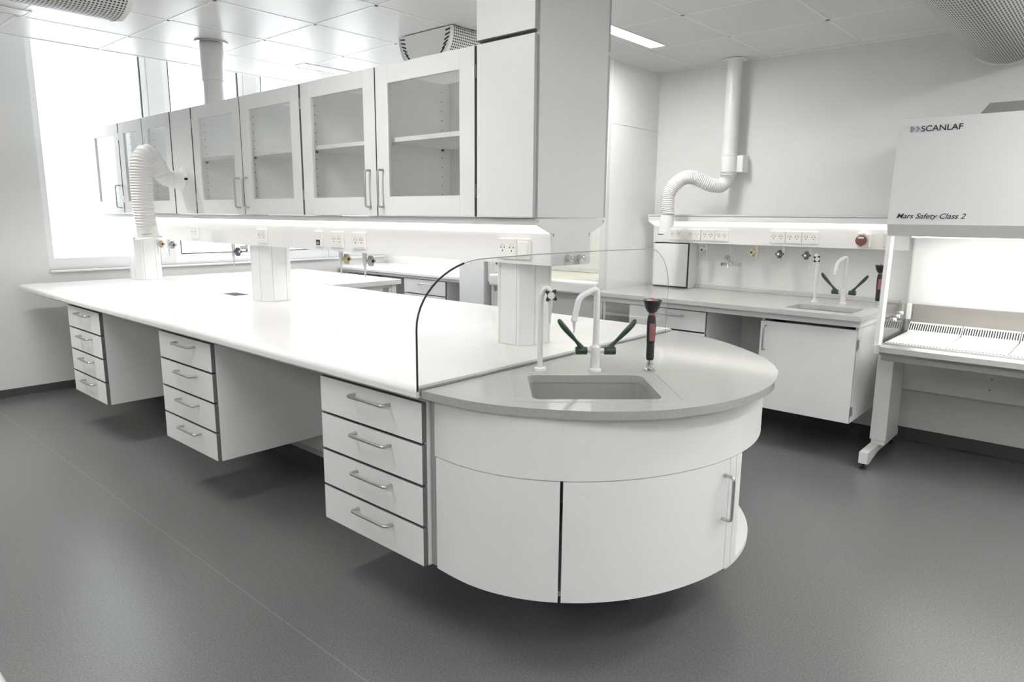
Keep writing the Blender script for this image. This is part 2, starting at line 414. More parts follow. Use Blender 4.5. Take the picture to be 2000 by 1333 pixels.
for yy, lb in ((4.72, 'added unseen fill lamp in the ceiling over the left part of the room by the windows'), (2.43, 'added unseen fill lamp in the ceiling over the middle of the left part of the room'),
               (0.68, 'added unseen fill lamp in the ceiling left of the camera'), (-1.08, 'added unseen fill lamp in the ceiling left behind the camera')):
    ceil_lamp(-2.34, -1.14, yy, yy+0.10, lb, em=LITC2 if yy > 1 else LITC)  # four lamps out of view, added for frontal light on the island
ceil_lamp(3.02, 4.215, -0.50, -0.40, 'added unseen fill lamp in the ceiling near the back wall on the right')  # out of view, added to fill the right side

# half-round perforated air diffusers hanging from the ceiling, axis along X
def diffuser(x0, x1, yc, r, label, cap_lo, cap_hi, pm=PERF, rim=True):
    t = thing('air_diffuser', label, 'air diffuser', ((x0+x1)/2, yc, ZC), 'half-round air diffusers on the ceiling')
    def arc(rr, n=28): return [(yc - rr*math.cos(PI*i/n), ZC - 0.006 - rr*math.sin(PI*i/n)) for i in range(n+1)]
    bm = bmesh.new(); uvl = bm.loops.layers.uv.new('UVMap'); A = arc(r); nx = 6
    cols = [[bm.verts.new((x0+(x1-x0)*j/nx, y, z)) for (y, z) in A] for j in range(nx+1)]
    for j in range(nx):
        for i in range(len(A)-1):
            f = bm.faces.new((cols[j][i], cols[j+1][i], cols[j+1][i+1], cols[j][i+1])); f.smooth = True
            for lp, (jj, ii) in zip(f.loops, ((j, i), (j+1, i), (j+1, i+1), (j, i+1))):
                lp[uvl].uv = ((x1-x0)*jj/nx, PI*r*ii/(len(A)-1))
    bmesh.ops.recalc_face_normals(bm, faces=bm.faces)
    o = obj('perforated_shell', bm, pm, t)
    for x in [x0, x1] + ([x0+(x1-x0)*q for q in (0.33, 0.66)] if pm is PERF else []):
        bm = B(); w = (0.05 if pm is SLOT else 0.022) if x in (x0, x1) else 0.012
        ro, ri = arc(r+0.003), arc(r-0.004)
        prism(bm, ro + ri[::-1], x-w/2, x+w/2, 'X'); obj('rim_band', bm, WHITE2, t)
    for flag, x in ((cap_lo, x0), (cap_hi, x1)):
        if flag:
            bm = B(); prism(bm, arc(r-0.002), x-0.004, x+0.004, 'X'); c = obj('end_cap', bm, WHITE2, t)
            if rim:
                bm = B()
                for i in range(1, 27):
                    a = PI*i/27; cyy, czz = yc-(r-0.03)*math.cos(a), ZC-(r-0.03)*math.sin(a)
                    M = Matrix.Translation((x-0.0045, cyy, czz)) @ Matrix.Rotation(-a, 4, 'X')
                    box(bm, -0.0008, 0.0008, -0.021, 0.021, -0.0045, 0.0045, 0, M=M)
                obj('slot_row', bm, BLACK, c)
    return t
diffuser(-0.30, 1.30, 3.55, 0.245, 'half-round perforated air diffuser at the upper left above the aisle', False, True, rim=False)
diffuser(2.985, 4.20, 3.375, 0.238, 'half-round air diffuser with flat white end above the overhead cupboards', True, True)
diffuser(3.30, 4.89, 0.64, 0.240, 'half-round slotted air diffuser at the upper right above the safety cabinet', False, True, SLOT, rim=False)

# ================================================================== ISLAND
XF, YJ, YE = 1.407, 1.658, 6.22          # nosing front, joint with stone end, far end
ZS = 0.886                                # top of stone
def nosed(x0, x1, z0, z1, r, front):
    """slab profile in XZ with a rounded nose on one side"""
    pts = []
    for i in range(9):
        a = PI/2*i/8
        pts.append((r*(1-math.cos(a)), z1-r+r*math.sin(a)))
    if front: return [(x0, z0+0.003), (x0+0.003, z0)][::-1] + [(x0+a, z) for a, z in pts] + [(x1, z1), (x1, z0)]
    return [(x1-0.003, z0), (x1, z0+0.003)] + [(x1-a, z) for a, z in pts] + [(x0, z1), (x0, z0)]
t = thing('island_worktop', 'long white laminate worktop half with rounded nosing above the drawer units', 'worktop', (XF+0.5, 3.9, 0.86))
bm = B(); prism(bm, nosed(XF, 2.409, 0.860, 0.90, 0.022, True), YJ, YE, 'Y'); obj('slab', bm, TOP, t)
bm = B(); box(bm, 2.20, 2.30, 4.43, 4.61, 0.8995, 0.9015, 0.0008); obj('cable_port', bm, mat('cable_port_grey', (0.13, 0.13, 0.125), 0.9, spec=0.05), t, 'dark grey flap over a cable hole')
bm = B(); prism(bm, [(1.436, 0.846), (1.436, 0.859), (1.52, 0.859), (1.52, 0.846)], YJ+0.03, 6.02, 'Y'); obj('support_rail', bm, GREYLAM, t)
bm = B(); prism(bm, nosed(2.411, 3.075, 0.860, 0.90, 0.022, False), YJ, YE, 'Y')
tag(obj('island_worktop', bm, TOP), 'white laminate worktop half on the far side of the island pillars', 'worktop')

# service void carrying the island, with its dark plinth
t = thing('service_spine', 'white service spine panel with dark plinth in the knee spaces below the island', 'service spine', (2.27, 4.0, 0))
bm = B(); box(bm, 2.045, 2.50, 1.80, 6.15, 0.11, 0.858, 0.001); obj('spine_panel', bm, GREYLAM, t)
bm = B(); box(bm, 2.07, 2.47, 1.80, 6.15, 0.0, 0.11, 0.001); obj('plinth', bm, BASEB, t)
bm = B(); box(bm, 2.040, 2.045, 1.80, 6.15, 0.11, 0.14, 0.0005); obj('bottom_rail', bm, EDGE2, t)

# drawer units ------------------------------------------------------
def drawer_unit(loc, w, z0, z1, n, depth, label, group, hl=0.20):
    """local X = depth from the drawer fronts, local Y = width"""
    x, y, _ = loc
    t = thing('drawer_unit', label, 'drawer unit', loc, group)
    bm = B(); p = 0.018; xa = x+0.021
    box(bm, xa, x+depth, y, y+p, z0, z1); box(bm, xa, x+depth, y+w-p, y+w, z0, z1)
    box(bm, xa, x+depth, y+p, y+w-p, z0, z0+p); box(bm, xa, x+depth, y+p, y+w-p, z1-p, z1)
    box(bm, x+depth-p, x+depth, y+p, y+w-p, z0+p, z1-p)
    obj('carcass', bm, WHITE, t)
    bm = B(); box(bm, xa+0.012, x+depth-0.02, y+p, y+w-p, z0+p, z1-p, 0); obj('gap_shade_block', bm, DARK, t)  # dark block puts the shade into the gaps between drawers
    h = (z1-z0)/n
    for k in range(n):
        a, b = z1-(k+1)*h+0.003, z1-k*h-0.005
        bm = B(); box(bm, x, x+0.019, y+0.002, y+w-0.002, a, b, 0.0012)
        bm.normal_update()
        for f in bm.faces:
            if abs(f.normal.x) < 0.8: f.material_index = 1
        d = obj('drawer', bm, [WHITE, EDGE], t)
        zc = b-0.036; yc = y+w*0.455
        bm = B(); bow(bm, (x+0.001, yc-hl/2, zc), (x+0.001, yc+hl/2, zc), (-0.036, 0, 0)); obj('handle', bm, STEEL, d)
    return t
XD = 1.437
DG = 'drawer units hanging under the island'
u = drawer_unit((XD, 1.664, 0), 0.592, 0.255, 0.842, 4, 0.60, 'white four-drawer unit beside the curved sink end of the island', DG)
dup(u, (XD, 3.165, 0), 'white four-drawer unit between the two island knee spaces', DG)
dup(u, (XD, 4.636, 0), 'white four-drawer unit under the island nearest the bright windows', DG)

# curved stone end -------------------------------------------------
sc = (CAM_H-ZS)/(CAM_H-0.90)
STP = [(1.386, 1.615), (1.390, 1.524), (1.402, 1.409), (1.427, 1.318), (1.460, 1.243), (1.515, 1.146), (1.586, 1.050), (1.690, 0.955), (1.782, 0.899), (1.896, 0.853), (2.045, 0.824), (2.231, 0.828),
       (2.409, 0.874), (2.475, 0.901), (2.585, 0.965), (2.685, 1.046), (2.845, 1.242), (2.940, 1.414), (2.988, 1.576), (2.995, 1.617)]
stone = [(p.x*sc, p.y*sc) for p in catmull([(a, b, 0) for a, b in STP], 5)]
def rrect(cx, cy, ux, uy, hw, hd, r, k=5):
    """rounded rectangle, u axis direction (ux,uy)"""
    out = []
    for sx, sy, a0 in ((1, 1, 0), (-1, 1, PI/2), (-1, -1, PI), (1, -1, 3*PI/2)):
        for i in range(k+1):
            a = a0+PI/2*i/k
            lx, ly = sx*(hw-r)+r*math.cos(a), sy*(hd-r)+r*math.sin(a)
            out.append((cx+lx*ux-ly*uy, cy+lx*uy+ly*ux))
    return out
SU = Vector((0.689, -0.725, 0)); SW = Vector((-0.725, -0.689, 0))   # along the sink, towards the user
def slab_with_hole(bm, outer, hole, z0, z1):
    t2 = bmesh.new(); ed = []
    for z in (z1, z0):
        loops = []
        for ring in (outer, hole):
            vs = [t2.verts.new((x, y, z)) for x, y in ring]
            es = [t2.edges.new((vs[i], vs[(i+1) % len(vs)])) for i in range(len(vs))]
            loops.append(vs); ed.append((vs, es))
        bmesh.ops.triangle_fill(t2, use_beauty=True, use_dissolve=False, edges=ed[-2][1]+ed[-1][1])
    for a, b in ((0, 2), (1, 3)):
        va, vb = ed[a][0], ed[b][0]; n = len(va)
        for i in range(n): t2.faces.new((va[i], va[(i+1) % n], vb[(i+1) % n], vb[i])).smooth = True
    bmesh.ops.recalc_face_normals(t2, faces=t2.faces)
    return _merge(bm, t2)
def basin(bm, ring, z1, depth, inset=0.006):
    cx = sum(p[0] for p in ring)/len(ring); cy = sum(p[1] for p in ring)/len(ring)
    t2 = bmesh.new()
    def R(s, z): return [t2.verts.new((cx+(x-cx)*s, cy+(y-cy)*s, z)) for x, y in ring]
    rings = [R(1.10, z1), R(1.012, z1), R(1.0, z1-0.012), R(0.95, z1-depth+0.02), R(0.90, z1-depth), R(0.12, z1-depth-0.006)]
    n = len(ring)
    for a, b in zip(rings, rings[1:]):
        for i in range(n): t2.faces.new((a[i], a[(i+1) % n], b[(i+1) % n], b[i])).smooth = True
    t2.faces.new(rings[-1])
    bmesh.ops.recalc_face_normals(t2, faces=t2.faces)
    for f in t2.faces: f.normal_flip()
    return _merge(bm, t2)
t = thing('stone_sink_top', 'polished grey rounded stone end top with inset sink on the island', 'worktop', (2.2, 1.3, ZS))
hole = rrect(1.846, 1.283, SU.x, SU.y, 0.204, 0.163, 0.030)
bm = B(); slab_with_hole(bm, [(stone[0][0], 1.6485)] + [q for q in stone if q[1] < 1.645] + [(stone[-1][0], 1.6485)], hole, ZS-0.027, ZS); obj('stone_slab', bm, STONE, t)
bm = B(); basin(bm, hole, ZS-0.0272, 0.19); bs = obj('sink_bowl', bm, SINKM, t)
bm = B(); lathe(bm, [(0.022, 0.0), (0.022, 0.003), (0.012, 0.002), (0.0, 0.001)], (1.846, 1.283, ZS-0.224), n=20); obj('drain', bm, STEEL, bs)
bm = B(); rim = rrect(1.846, 1.283, SU.x, SU.y, 0.262, 0.196, 0.03)
tube(bm, [(x, y, ZS-0.0004) for x, y in rim], 0.0016, n=6, closed=True); obj('drip_ridge', bm, STONE, t)

# curved cabinet under the stone end
CC = (2.20, 1.64)
RA = [(180, 0.730), (188, 0.752), (196, 0.768), (205, 0.776), (215, 0.775), (225, 0.768), (235, 0.758), (245, 0.748), (255, 0.742), (265, 0.741), (275, 0.743), (285, 0.746), (300, 0.750), (315, 0.755), (330, 0.762), (345, 0.772), (360, 0.785)]
def rad(d):
    for (a, ra), (b, rb) in zip(RA, RA[1:]):
        if a <= d <= b:
            u = (d-a)/(b-a); return ra+(rb-ra)*u
    return RA[-1][1]
_sm = {}
def rads(d): return sum(rad(min(360, max(180, d+k))) for k in (-8, -4, 0, 4, 8))/5
def arcp(d0, d1, dr=0.0, n=24):
    return [(CC[0]+(rads(d0+(d1-d0)*i/n)+dr)*math.cos(math.radians(d0+(d1-d0)*i/n)), CC[1]+(rads(d0+(d1-d0)*i/n)+dr)*math.sin(math.radians(d0+(d1-d0)*i/n))) for i in range(n+1)]
def shell(bm, d0, d1, z0, z1, th=0.018, n=24, bev=0.0):
    prism(bm, arcp(d0, d1, 0, n) + arcp(d0, d1, -th, n)[::-1], z0, z1, 'Z')
    for f in bm.faces:
        if abs(f.normal.z) < 0.1 and len(f.verts) == 4: f.smooth = False
    return bm
t = thing('sink_cabinet', 'curved white cabinet with two bowed doors under the rounded island sink', 'cabinet', (2.2, 1.2, 0.255))
bm = B(); shell(bm, 180.5, 359, 0.658, ZS-0.028, n=60); obj('curved_apron', bm, WHITE, t)
bm = B(); shell(bm, 181.0, 215.4, 0.258, 0.655); obj('door', bm, WHITE, t)
bm = B(); shell(bm, 216.1, 263.8, 0.258, 0.655, n=30); d = obj('door', bm, WHITE, t)
hp = arcp(261.5, 261.5, 0, 1)[0]; nd = Vector((math.cos(math.radians(261.5)), math.sin(math.radians(261.5)), 0))
bm = B(); bow(bm, (hp[0], hp[1], 0.605), (hp[0], hp[1], 0.452), nd*0.036, 0.0058); obj('handle', bm, STEEL, d)
bm = B(); shell(bm, 264.1, 267.0, 0.258, 0.655, n=4); shell(bm, 267.3, 270.2, 0.258, 0.655, n=4); obj('filler_strip', bm, WHITE, t)
bm = B(); box(bm, 2.186, 2.204, 0.915, 1.63, 0.262, 0.66, 0.001); obj('side_panel', bm, WHITE, t)
bm = B(); bmx = arcp(181.5, 266, -0.03, 30)
prism(bm, bmx + [(2.19, 1.63), (1.48, 1.63)], 0.262, 0.278, 'Z'); obj('floor_panel', bm, WHITE, t)
bm = B(); prism(bm, [(CC[0]+0.728*math.cos(math.radians(a)), CC[1]+0.728*math.sin(math.radians(a))) for a in range(267, 361, 3)] + [(2.205, 1.64)], 0.234, 0.252, 'Z'); obj('base_board', bm, WHITE, t)
bm = B(); box(bm, 1.50, 2.19, 1.625, 1.640, 0.262, 0.66, 0.001); obj('back_panel', bm, WHITE, t)
bm = B(); box(bm, 1.470, 1.49, 1.630, 1.660, 0.258, 0.858, 0.001); obj('end_strip', bm, EDGE2, t)
bm = B(); box(bm, 2.09, 2.45, 1.25, 1.62, 0.0, 0.233, 0.001); obj('plinth', bm, BASEB, t)

# clear glass splash screen standing in the joint
gp = [(1.409, ZS-0.002), (1.409, 1.085)]
for i in range(1, 15):
    a = PI - PI/2*i/14; gp.append((1.409+0.315*(1+math.cos(a)), 1.085+0.213*math.sin(a)))
gp += [(1.98, 1.302), (2.40, 1.302), (2.82, 1.299)]
for i in range(1, 13):
    a = PI/2 - PI/2*i/12; gp.append((2.82+0.19*math.cos(a), 1.10+0.199*math.sin(a)))
gp += [(3.008, 0.98), (3.005, ZS-0.002)]
t = thing('splash_screen', 'clear arched glass splash screen with dark edge across the island beside the sink', 'splash screen', (2.2, 1.652, ZS))
bm = B(); prism(bm, gp, 1.6505, 1.6555, 'Y'); obj('glass_panel', bm, SCREEN, t)
bm = B(); tube(bm, [(x, 1.653, z) for x, z in gp[:13]], 0.0036, n=6); obj('front_edge', bm, GEDGE, t, 'polished front edge, blackened in place of refraction')
bm = B(); tube(bm, [(x, 1.653, z) for x, z in gp[12:22]], 0.0017, n=6); tube(bm, [(x, 1.653, z) for x, z in gp[21:]], 0.0013, n=6); obj('top_edge', bm, GEDGE2, t)
bm = B(); box(bm, 1.42, 3.06, 1.6560, 1.6578, ZS-0.02, ZS+0.006, 0); obj('seal', bm, EDGE2, t)
bm = B(); box(bm, 1.425, 3.06, 1.6470, 1.6503, ZS-0.012, ZS+0.0008, 0); obj('joint_line', bm, BLACK, t)

# service pillars ---------------------------------------------------
def pillar(x, y, label):
    w = 0.102; c = 0.042
    pts = [(-w, -w+c), (-w+c, -w), (w-c, -w), (w, -w+c), (w, w-c), (w-c, w), (-w+c, w), (-w, w-c)]
    t = thing('service_pillar', label, 'pillar', (x, y, 0.90), 'service pillars on the island worktop')
    bm = B(); prism(bm, [(x+a, y+b) for a, b in pts], 0.901, 1.25, 'Z'); obj('housing', bm, WHITE2, t)
    bm = B()
    for a, b in ((-w-0.0003, -w+c+0.014), (-w-0.0003, w-c-0.012)): box(bm, x+a, x+a+0.001, y+b-0.0012, y+b+0.0012, 0.902, 1.249, 0)
    for a in (-w+c+0.012, w-c-0.014): box(bm, x+a-0.0012, x+a+0.0012, y-w-0.0003, y-w+0.001, 0.902, 1.249, 0)
    obj('cover_joint', bm, EDGE2, t)
    return t
p0 = pillar(2.272, 1.945, 'white eight-sided pillar on the island nearest the glass splash screen')
dup(p0, (2.275, 4.075, 0.90), 'white eight-sided pillar on the island beside the dark cable port')
dup(p0, (2.272, 6.085, 0.90), 'white eight-sided pillar at the island end by the bright windows')

# service trunking under the overhead cupboards ---------------------
TY0, TY1 = 1.698, 6.37
t = thing('service_trunking', 'long white socket trunking with glowing strip light under the overhead cupboards', 'trunking', (2.27, 4.0, 1.25))
bm = B(); prism(bm, [(2.14, 1.250), (2.40, 1.250), (2.40, 1.375), (2.14, 1.375)], TY0, TY1, 'Y'); obj('channel', bm, WHITE2, t)
bm = B(); box(bm, 2.050, 2.49, TY0, TY1, 1.408, 1.434, 0.001); obj('lamp_tray', bm, GREYLAM, t)
bm = B(); prism(bm, [(2.056, 1.4075), (2.062, 1.4075), (2.142, 1.376), (2.136, 1.376)], TY0+0.004, TY1, 'Y'); obj('lamp_diffuser', bm, LITB, t, 'glowing slanted diffuser facing the aisle')
bm = B(); prism(bm, [(2.484, 1.4075), (2.478, 1.4075), (2.398, 1.376), (2.404, 1.376)], TY0+0.004, TY1, 'Y'); obj('lamp_diffuser', bm, LITB, t)
bm = B(); prism(bm, [(2.14, 1.248), (2.40, 1.248), (2.40, 1.374), (2.498, 1.412), (2.498, 1.4335), (2.042, 1.4335), (2.042, 1.412), (2.14, 1.374)], 1.692, 1.698, 'Y')
e = obj('end_plate', bm, GREYLAM, t)
for x, z in ((2.052, 1.424), (2.488, 1.424), (2.149, 1.371), (2.391, 1.371)):
    bm = B(); lathe(bm, [(0.006, -0.0), (0.005, -0.003), (0.0, -0.003)], (x, 1.692, z), 'Y', 12); obj('screw', bm, STEEL, e)
for x in (2.243, 2.315):
    bm = B(); lathe(bm, [(0.013, 0.0), (0.013, -0.004), (0.009, -0.005), (0.009, -0.02), (0.0125, -0.021), (0.0125, -0.034), (0.010, -0.036), (0.0, -0.036)], (x, 1.6915, 1.276), 'Y', 18); obj('gas_outlet', bm, CHROME, e)
for x in (2.222, 2.315):
    bm = B(); tube(bm, [(x, 1.690, 1.258), (x, 1.684, 1.258), (x, 1.684, 1.252)], 0.0015, n=6); obj('label_clip', bm, STEEL, e)

def duplex_on(t, x, y, z, two=True, w=0.110, h=0.086, xs=-1):
    """socket plate on a face at x, facing -X"""
    bm = B(); box(bm, x-0.010, x, y-w/2, y+w/2, z-h/2, z+h/2, 0.003)
    box(bm, x-0.0112, x-0.0095, y-w/2+0.006, y+w/2-0.006, z-h/2+0.010, z+h/2-0.004, 0.0006)
    pl = obj('double_socket', bm, PLAST, t)
    for s in (1, -1):
        yc = y+s*0.0245; zc = z+0.003
        bm = B()
        lathe(bm, [(0.0195, -0.0114), (0.0195, -0.0122), (0.0175, -0.0122), (0.0165, -0.0116), (0.0, -0.0116)], (x, yc, zc), 'X', 22, mi=0)
        for dy in (-0.0095, 0.0095): lathe(bm, [(0.0030, -0.0119), (0.0, -0.0119)], (x, yc+dy, zc+0.001), 'X', 8, mi=1)
        lathe(bm, [(0.0036, -0.0119), (0.0, -0.0119)], (x, yc, zc-0.0125), 'X', 8, mi=1)
        prism(bm, [(yc+0.0155*math.cos(a), zc+0.0155*math.sin(a)) for a in [PI*(0.12+0.76*i/10) for i in range(11)]] + [(yc+0.0105*math.cos(a), zc+0.0105*math.sin(a)) for a in [PI*(0.88-0.76*i/10) for i in range(11)]], x-0.0119, x-0.0113, 'X', mi=2)
        obj('outlet', bm, [PLAST, BLACK, GREYLAM], pl)
    return pl
for y in (4.816, 3.906, 3.130, 2.938): duplex_on(t, 2.14, y, 1.311)
bm = B(); box(bm, 2.129, 2.14, 3.268, 3.338, 1.268, 1.354, 0.003); ds = obj('data_socket', bm, PLAST, t)
bm = B(); box(bm, 2.1275, 2.1295, 3.285, 3.321, 1.277, 1.306, 0.001); box(bm, 2.127, 2.128, 3.29, 3.302, 1.282, 1.295, 0.0004, mi=1); box(bm, 2.127, 2.128, 3.305, 3.317, 1.282, 1.295, 0.0004, mi=1); obj('data_port', bm, [BLACK, GREYP], ds)
duplex_on(t, 2.14, 1.918, 1.311, w=0.100)
bm = B(); box(bm, 2.130, 2.14, 1.795, 1.866, 1.268, 1.354, 0.003); box(bm, 2.127, 2.131, 1.803, 1.858, 1.283, 1.341, 0.002); sw = obj('light_switch', bm, PLAST, t)
bm = B(); prism(bm, [(2.1245, 1.288), (2.1275, 1.288), (2.1275, 1.336), (2.126, 1.336)], 1.807, 1.854, 'Y'); obj('rocker', bm, PLAST, sw)

# gas valves hanging under the trunking ------------------------------
def star(bm, c, axis, r0, r1, n, th, mi=0):
    """star-shaped knob: axis vector from body outwards"""
    pts = []
    m = n*6
    for i in range(m):
        a = 2*PI*i/m; rr = r0+(r1-r0)*(0.5+0.5*math.cos(n*a))**1.3
        pts.append((rr*math.cos(a), rr*math.sin(a)))
    q = Vector(axis).to_track_quat('Z', 'Y').to_matrix().to_4x4()
    M = Matrix.Translation(c) @ q
    prism(bm, pts, 0, th, 'Z', mi=mi, M=M)
    return M
def valve(loc, zt, zb, ax, km, label, group, dot=True):
    x, y = loc
    t = thing('gas_tap', label, 'gas tap', (x, y, zb), group)
    H = zt-zb
    bm = B(); lathe(bm, [(0.0, zb), (0.0035, zb), (0.0058, zb+0.28*H), (0.0050, zb+0.31*H), (0.0085, zb+0.42*H), (0.0115, zb+0.6*H), (0.0125, zb+0.8*H), (0.0125, zt)], (x, y, 0), n=16)
    ax = Vector(ax).normalized(); c = Vector((x, y, zb+0.62*H))
    tube(bm, [c, c+ax*0.034], 0.0095, n=12); obj('tap_body', bm, TAPW, t)
    bm = B(); star(bm, c+ax*0.026, ax, 0.0165, 0.0285, 4, 0.026); k = obj('knob', bm, km, t)
    if dot:
        bm = B(); M = Matrix.Translation(c+ax*0.0515) @ ax.to_track_quat('Z', 'Y').to_matrix().to_4x4()
        lathe(bm, [(0.0085, 0), (0.0085, 0.003), (0.0, 0.003)], n=12, M=M); obj('knob_cap', bm, BLACK if km is not DGREY else PLAST, k)
    return t
VG = 'gas taps under the island trunking'
VA = (0.30, -0.95, 0)
valve((2.27, 5.80), 1.2505, 1.11, VA, TAN, 'small tan-knobbed tap under island trunking near the window pillar', VG)
valve((2.27, 5.59), 1.2505, 1.11, VA, GREYP, 'small grey-knobbed tap under island trunking close to the window pillar', VG)
valve((2.27, 4.55), 1.2505, 1.085, VA, DGREY, 'dark-knobbed tap under island trunking left of the middle pillar', VG)
valve((2.27, 3.30), 1.2505, 1.11, VA, TAN, 'tan-knobbed tap under island trunking below the paired sockets', VG)
valve((2.27, 3.08), 1.2505, 1.11, VA, GREYP, 'grey-knobbed tap under island trunking nearest the splash screen', VG)

# overhead cupboards --------------------------------------------------
CF, CB, CZ0, CZ1 = 2.03, 2.51, 1.437, 2.098
def edge_faces(bm, a, b):
    bm.normal_update()
    for f in bm.faces:
        if abs(f.normal.y) > 0.5 and min(abs(f.calc_center_median().y-a), abs(f.calc_center_median().y-b)) < 0.003: f.material_index = 1
def glass_door(t, y0, y1, handle, holes=None, st=0.088):
    """framed glass door at X=CF facing -X; handle side 'lo' / 'hi' / None (side by Y), hinges opposite"""
    a, b = y0+0.003, y1-0.003; x0, x1 = CF, CF+0.020; zb, zt = CZ0+0.002, CZ1-0.001
    bm = B()
    box(bm, x0, x1, a, a+st, zb, zt, 0.0012); box(bm, x0, x1, b-st, b, zb, zt, 0.0012)
    box(bm, x0+0.0004, x1-0.0004, a+st, b-st, zb, zb+0.086, 0.0006); box(bm, x0+0.0004, x1-0.0004, a+st, b-st, zt-0.078, zt, 0.0006)
    edge_faces(bm, a, b)
    d = obj('door', bm, [WHITE, EDGE], t)
    bm = B(); box(bm, x0+0.009, x0+0.013, a+st-0.004, b-st+0.004, zb+0.082, zt-0.074, 0); obj('pane', bm, PANE, d)
    if handle:
        y = a+0.045 if handle == 'lo' else b-0.045
        bm = B(); bow(bm, (x0+0.001, y, 1.645), (x0+0.001, y, 1.478), (-0.034, 0, 0), 0.005); obj('handle', bm, STEEL, d)
        yh = b if handle == 'lo' else a
        s = 1 if handle == 'lo' else -1
        for z in (2.0, 1.542):
            bm = B(); box(bm, x0-0.002, x0+0.016, yh-0.002 if s > 0 else yh-0.005, yh+0.005 if s > 0 else yh+0.002, z-0.026, z+0.026, 0.0015); obj('hinge', bm, CHROME, d)
    return d
def rear_door(t, a, b, m, st=0.088):
    bm = B(); x0, x1 = CB-0.020, CB; a += 0.004; b -= 0.004
    box(bm, x0, x1, a, a+st, CZ0+0.002, CZ1-0.001); box(bm, x0, x1, b-st, b, CZ0+0.002, CZ1-0.001)
    box(bm, x0+0.0004, x1-0.0004, a+st, b-st, CZ0+0.002, CZ0+0.088); box(bm, x0+0.0004, x1-0.0004, a+st, b-st, CZ1-0.079, CZ1-0.001)
    d = obj('rear_door', bm, WHITE, t)
    bm = B(); box(bm, x0+0.008, x0+0.012, a+st-0.004, b-st+0.004, CZ0+0.082, CZ1-0.074, 0); obj('pane', bm, m, d)
def cupboard(y0, y1, doors, label, rear=OPAL, shelf=True):
    t = thing('overhead_cupboard', label, 'cupboard', ((CF+CB)/2, (y0+y1)/2, CZ0), 'overhead cupboards above the island')
    x0, x1 = CF+0.024, CB-0.024; p = 0.018; a, b = y0+0.001, y1-0.001
    cuts = [d[1] for d in doors[:-1]]
    bm = B()
    box(bm, x0, x1, a, a+p, CZ0, CZ1); box(bm, x0, x1, b-p, b, CZ0, CZ1)
    box(bm, x0, x1, a+p, b-p, CZ0, CZ0+p); box(bm, x0, x0+0.03, a+p, b-p, CZ1-p, CZ1)
    for c in cuts: box(bm, x0+0.002, x1, c-p/2, c+p/2, CZ0+p, CZ1-p)
    obj('carcass', bm, INNER, t)
    bm = B(); box(bm, x0+0.03, x1, a+p, b-p, CZ1-0.010, CZ1-0.004, 0); obj('top_panel', bm, OPAL, t)  # made translucent so light from above reaches the shelves
    bays = list(zip([a+p]+[c+p/2 for c in cuts], [c-p/2 for c in cuts]+[b-p]))
    bm = B()                                                     # peg holes in the side panels
    for lo, hi in bays:
        for yy, s in ((hi-0.0006, 1), (lo+0.0006, -1)):
            for k in range(13):
                for xx in (x0+0.05, x1-0.055): lathe(bm, [(0.003, -0.0003*s), (0.0, -0.0003*s)], (xx, yy, 1.50+k*0.045), 'Y', 8)
    obj('peg_holes', bm, DARK, t)
    if shelf:
        for lo, hi in bays:
            bm = B(); box(bm, x0+0.012, x1-0.004, lo+0.001, hi-0.001, 1.768, 1.788, 0.001); s = obj('shelf', bm, INNER, t)
            for yy in (lo, hi-0.012):
                for xx in (x0+0.05, x1-0.055):
                    bm = B(); box(bm, xx-0.005, xx+0.005, yy, yy+0.012, 1.757, 1.768, 0.001); obj('shelf_support', bm, DGREY, s)
    for dd in doors: glass_door(t, *dd)
    for dd in doors: rear_door(t, dd[0], dd[1], rear)
    return t
cupboard(2.000, 3.266, [(2.004, 2.643, 'hi'), (2.643, 3.262, 'lo')], 'glass-door overhead cupboard beside the tall panel column')
cupboard(3.266, 4.519, [(3.270, 3.894, 'hi'), (3.894, 4.515, 'lo')], 'glass-door overhead cupboard right of the blank panel with the hose')
cupboard(4.832, 5.747, [(4.836, 5.301, 'hi'), (5.301, 5.743, 'lo')], 'glass-door overhead cupboard partly hidden behind the hanging white hose')
# last cupboard: glass on both sides, daylight shows through
cupboard(5.747, 6.345, [(5.751, 6.341, 'lo')], 'narrow overhead cupboard by the windows with daylight through its glass door', rear=PANE, shelf=False)
# blank panel unit that carries the hose
t = thing('blank_panel_unit', 'blank white panel between the overhead cupboards carrying the hose flange', 'panel', (2.27, 4.675, CZ0))
bm = B(); box(bm, CF, CF+0.02, 4.525, 4.826, CZ0+0.002, CZ1-0.001, 0.0015); edge_faces(bm, 4.525, 4.826); obj('front_panel', bm, [WHITE, EDGE], t)
bm = B(); box(bm, CF+0.024, CB-0.024, 4.521, 4.830, CZ0, CZ1, 0.001); obj('casing', bm, GREYLAM, t)

# tall panelled column at the end of the cupboards
t = thing('column_casing', 'tall white and grey panelled column from trunking to ceiling at the island end', 'column', (2.27, 1.85, CZ0))
bm = B(); box(bm, CF, CF+0.018, 1.700, 1.996, CZ0+0.001, CZ1-0.001, 0.001); bm.normal_update()
for f in bm.faces:
    if abs(f.normal.x) < 0.8: f.material_index = 1
obj('lower_front_panel', bm, [WHITE, EDGE2], t)
bm = B(); box(bm, CF, CF+0.018, 1.700, 1.996, CZ1+0.013, ZC-0.005, 0.001); bm.normal_update()
for f in bm.faces:
    if abs(f.normal.x) < 0.8: f.material_index = 1
obj('upper_front_panel', bm, [WHITE, EDGE2], t)
bm = B(); box(bm, 2.052, 2.488, 1.712, 1.998, CZ0, ZC-0.002, 0.001); obj('core', bm, EDGE, t)
bm = B(); box(bm, 2.050, 2.490, 1.692, 1.710, CZ0+0.001, ZC-0.002, 0.001); obj('side_panel', bm, SHELL, t)
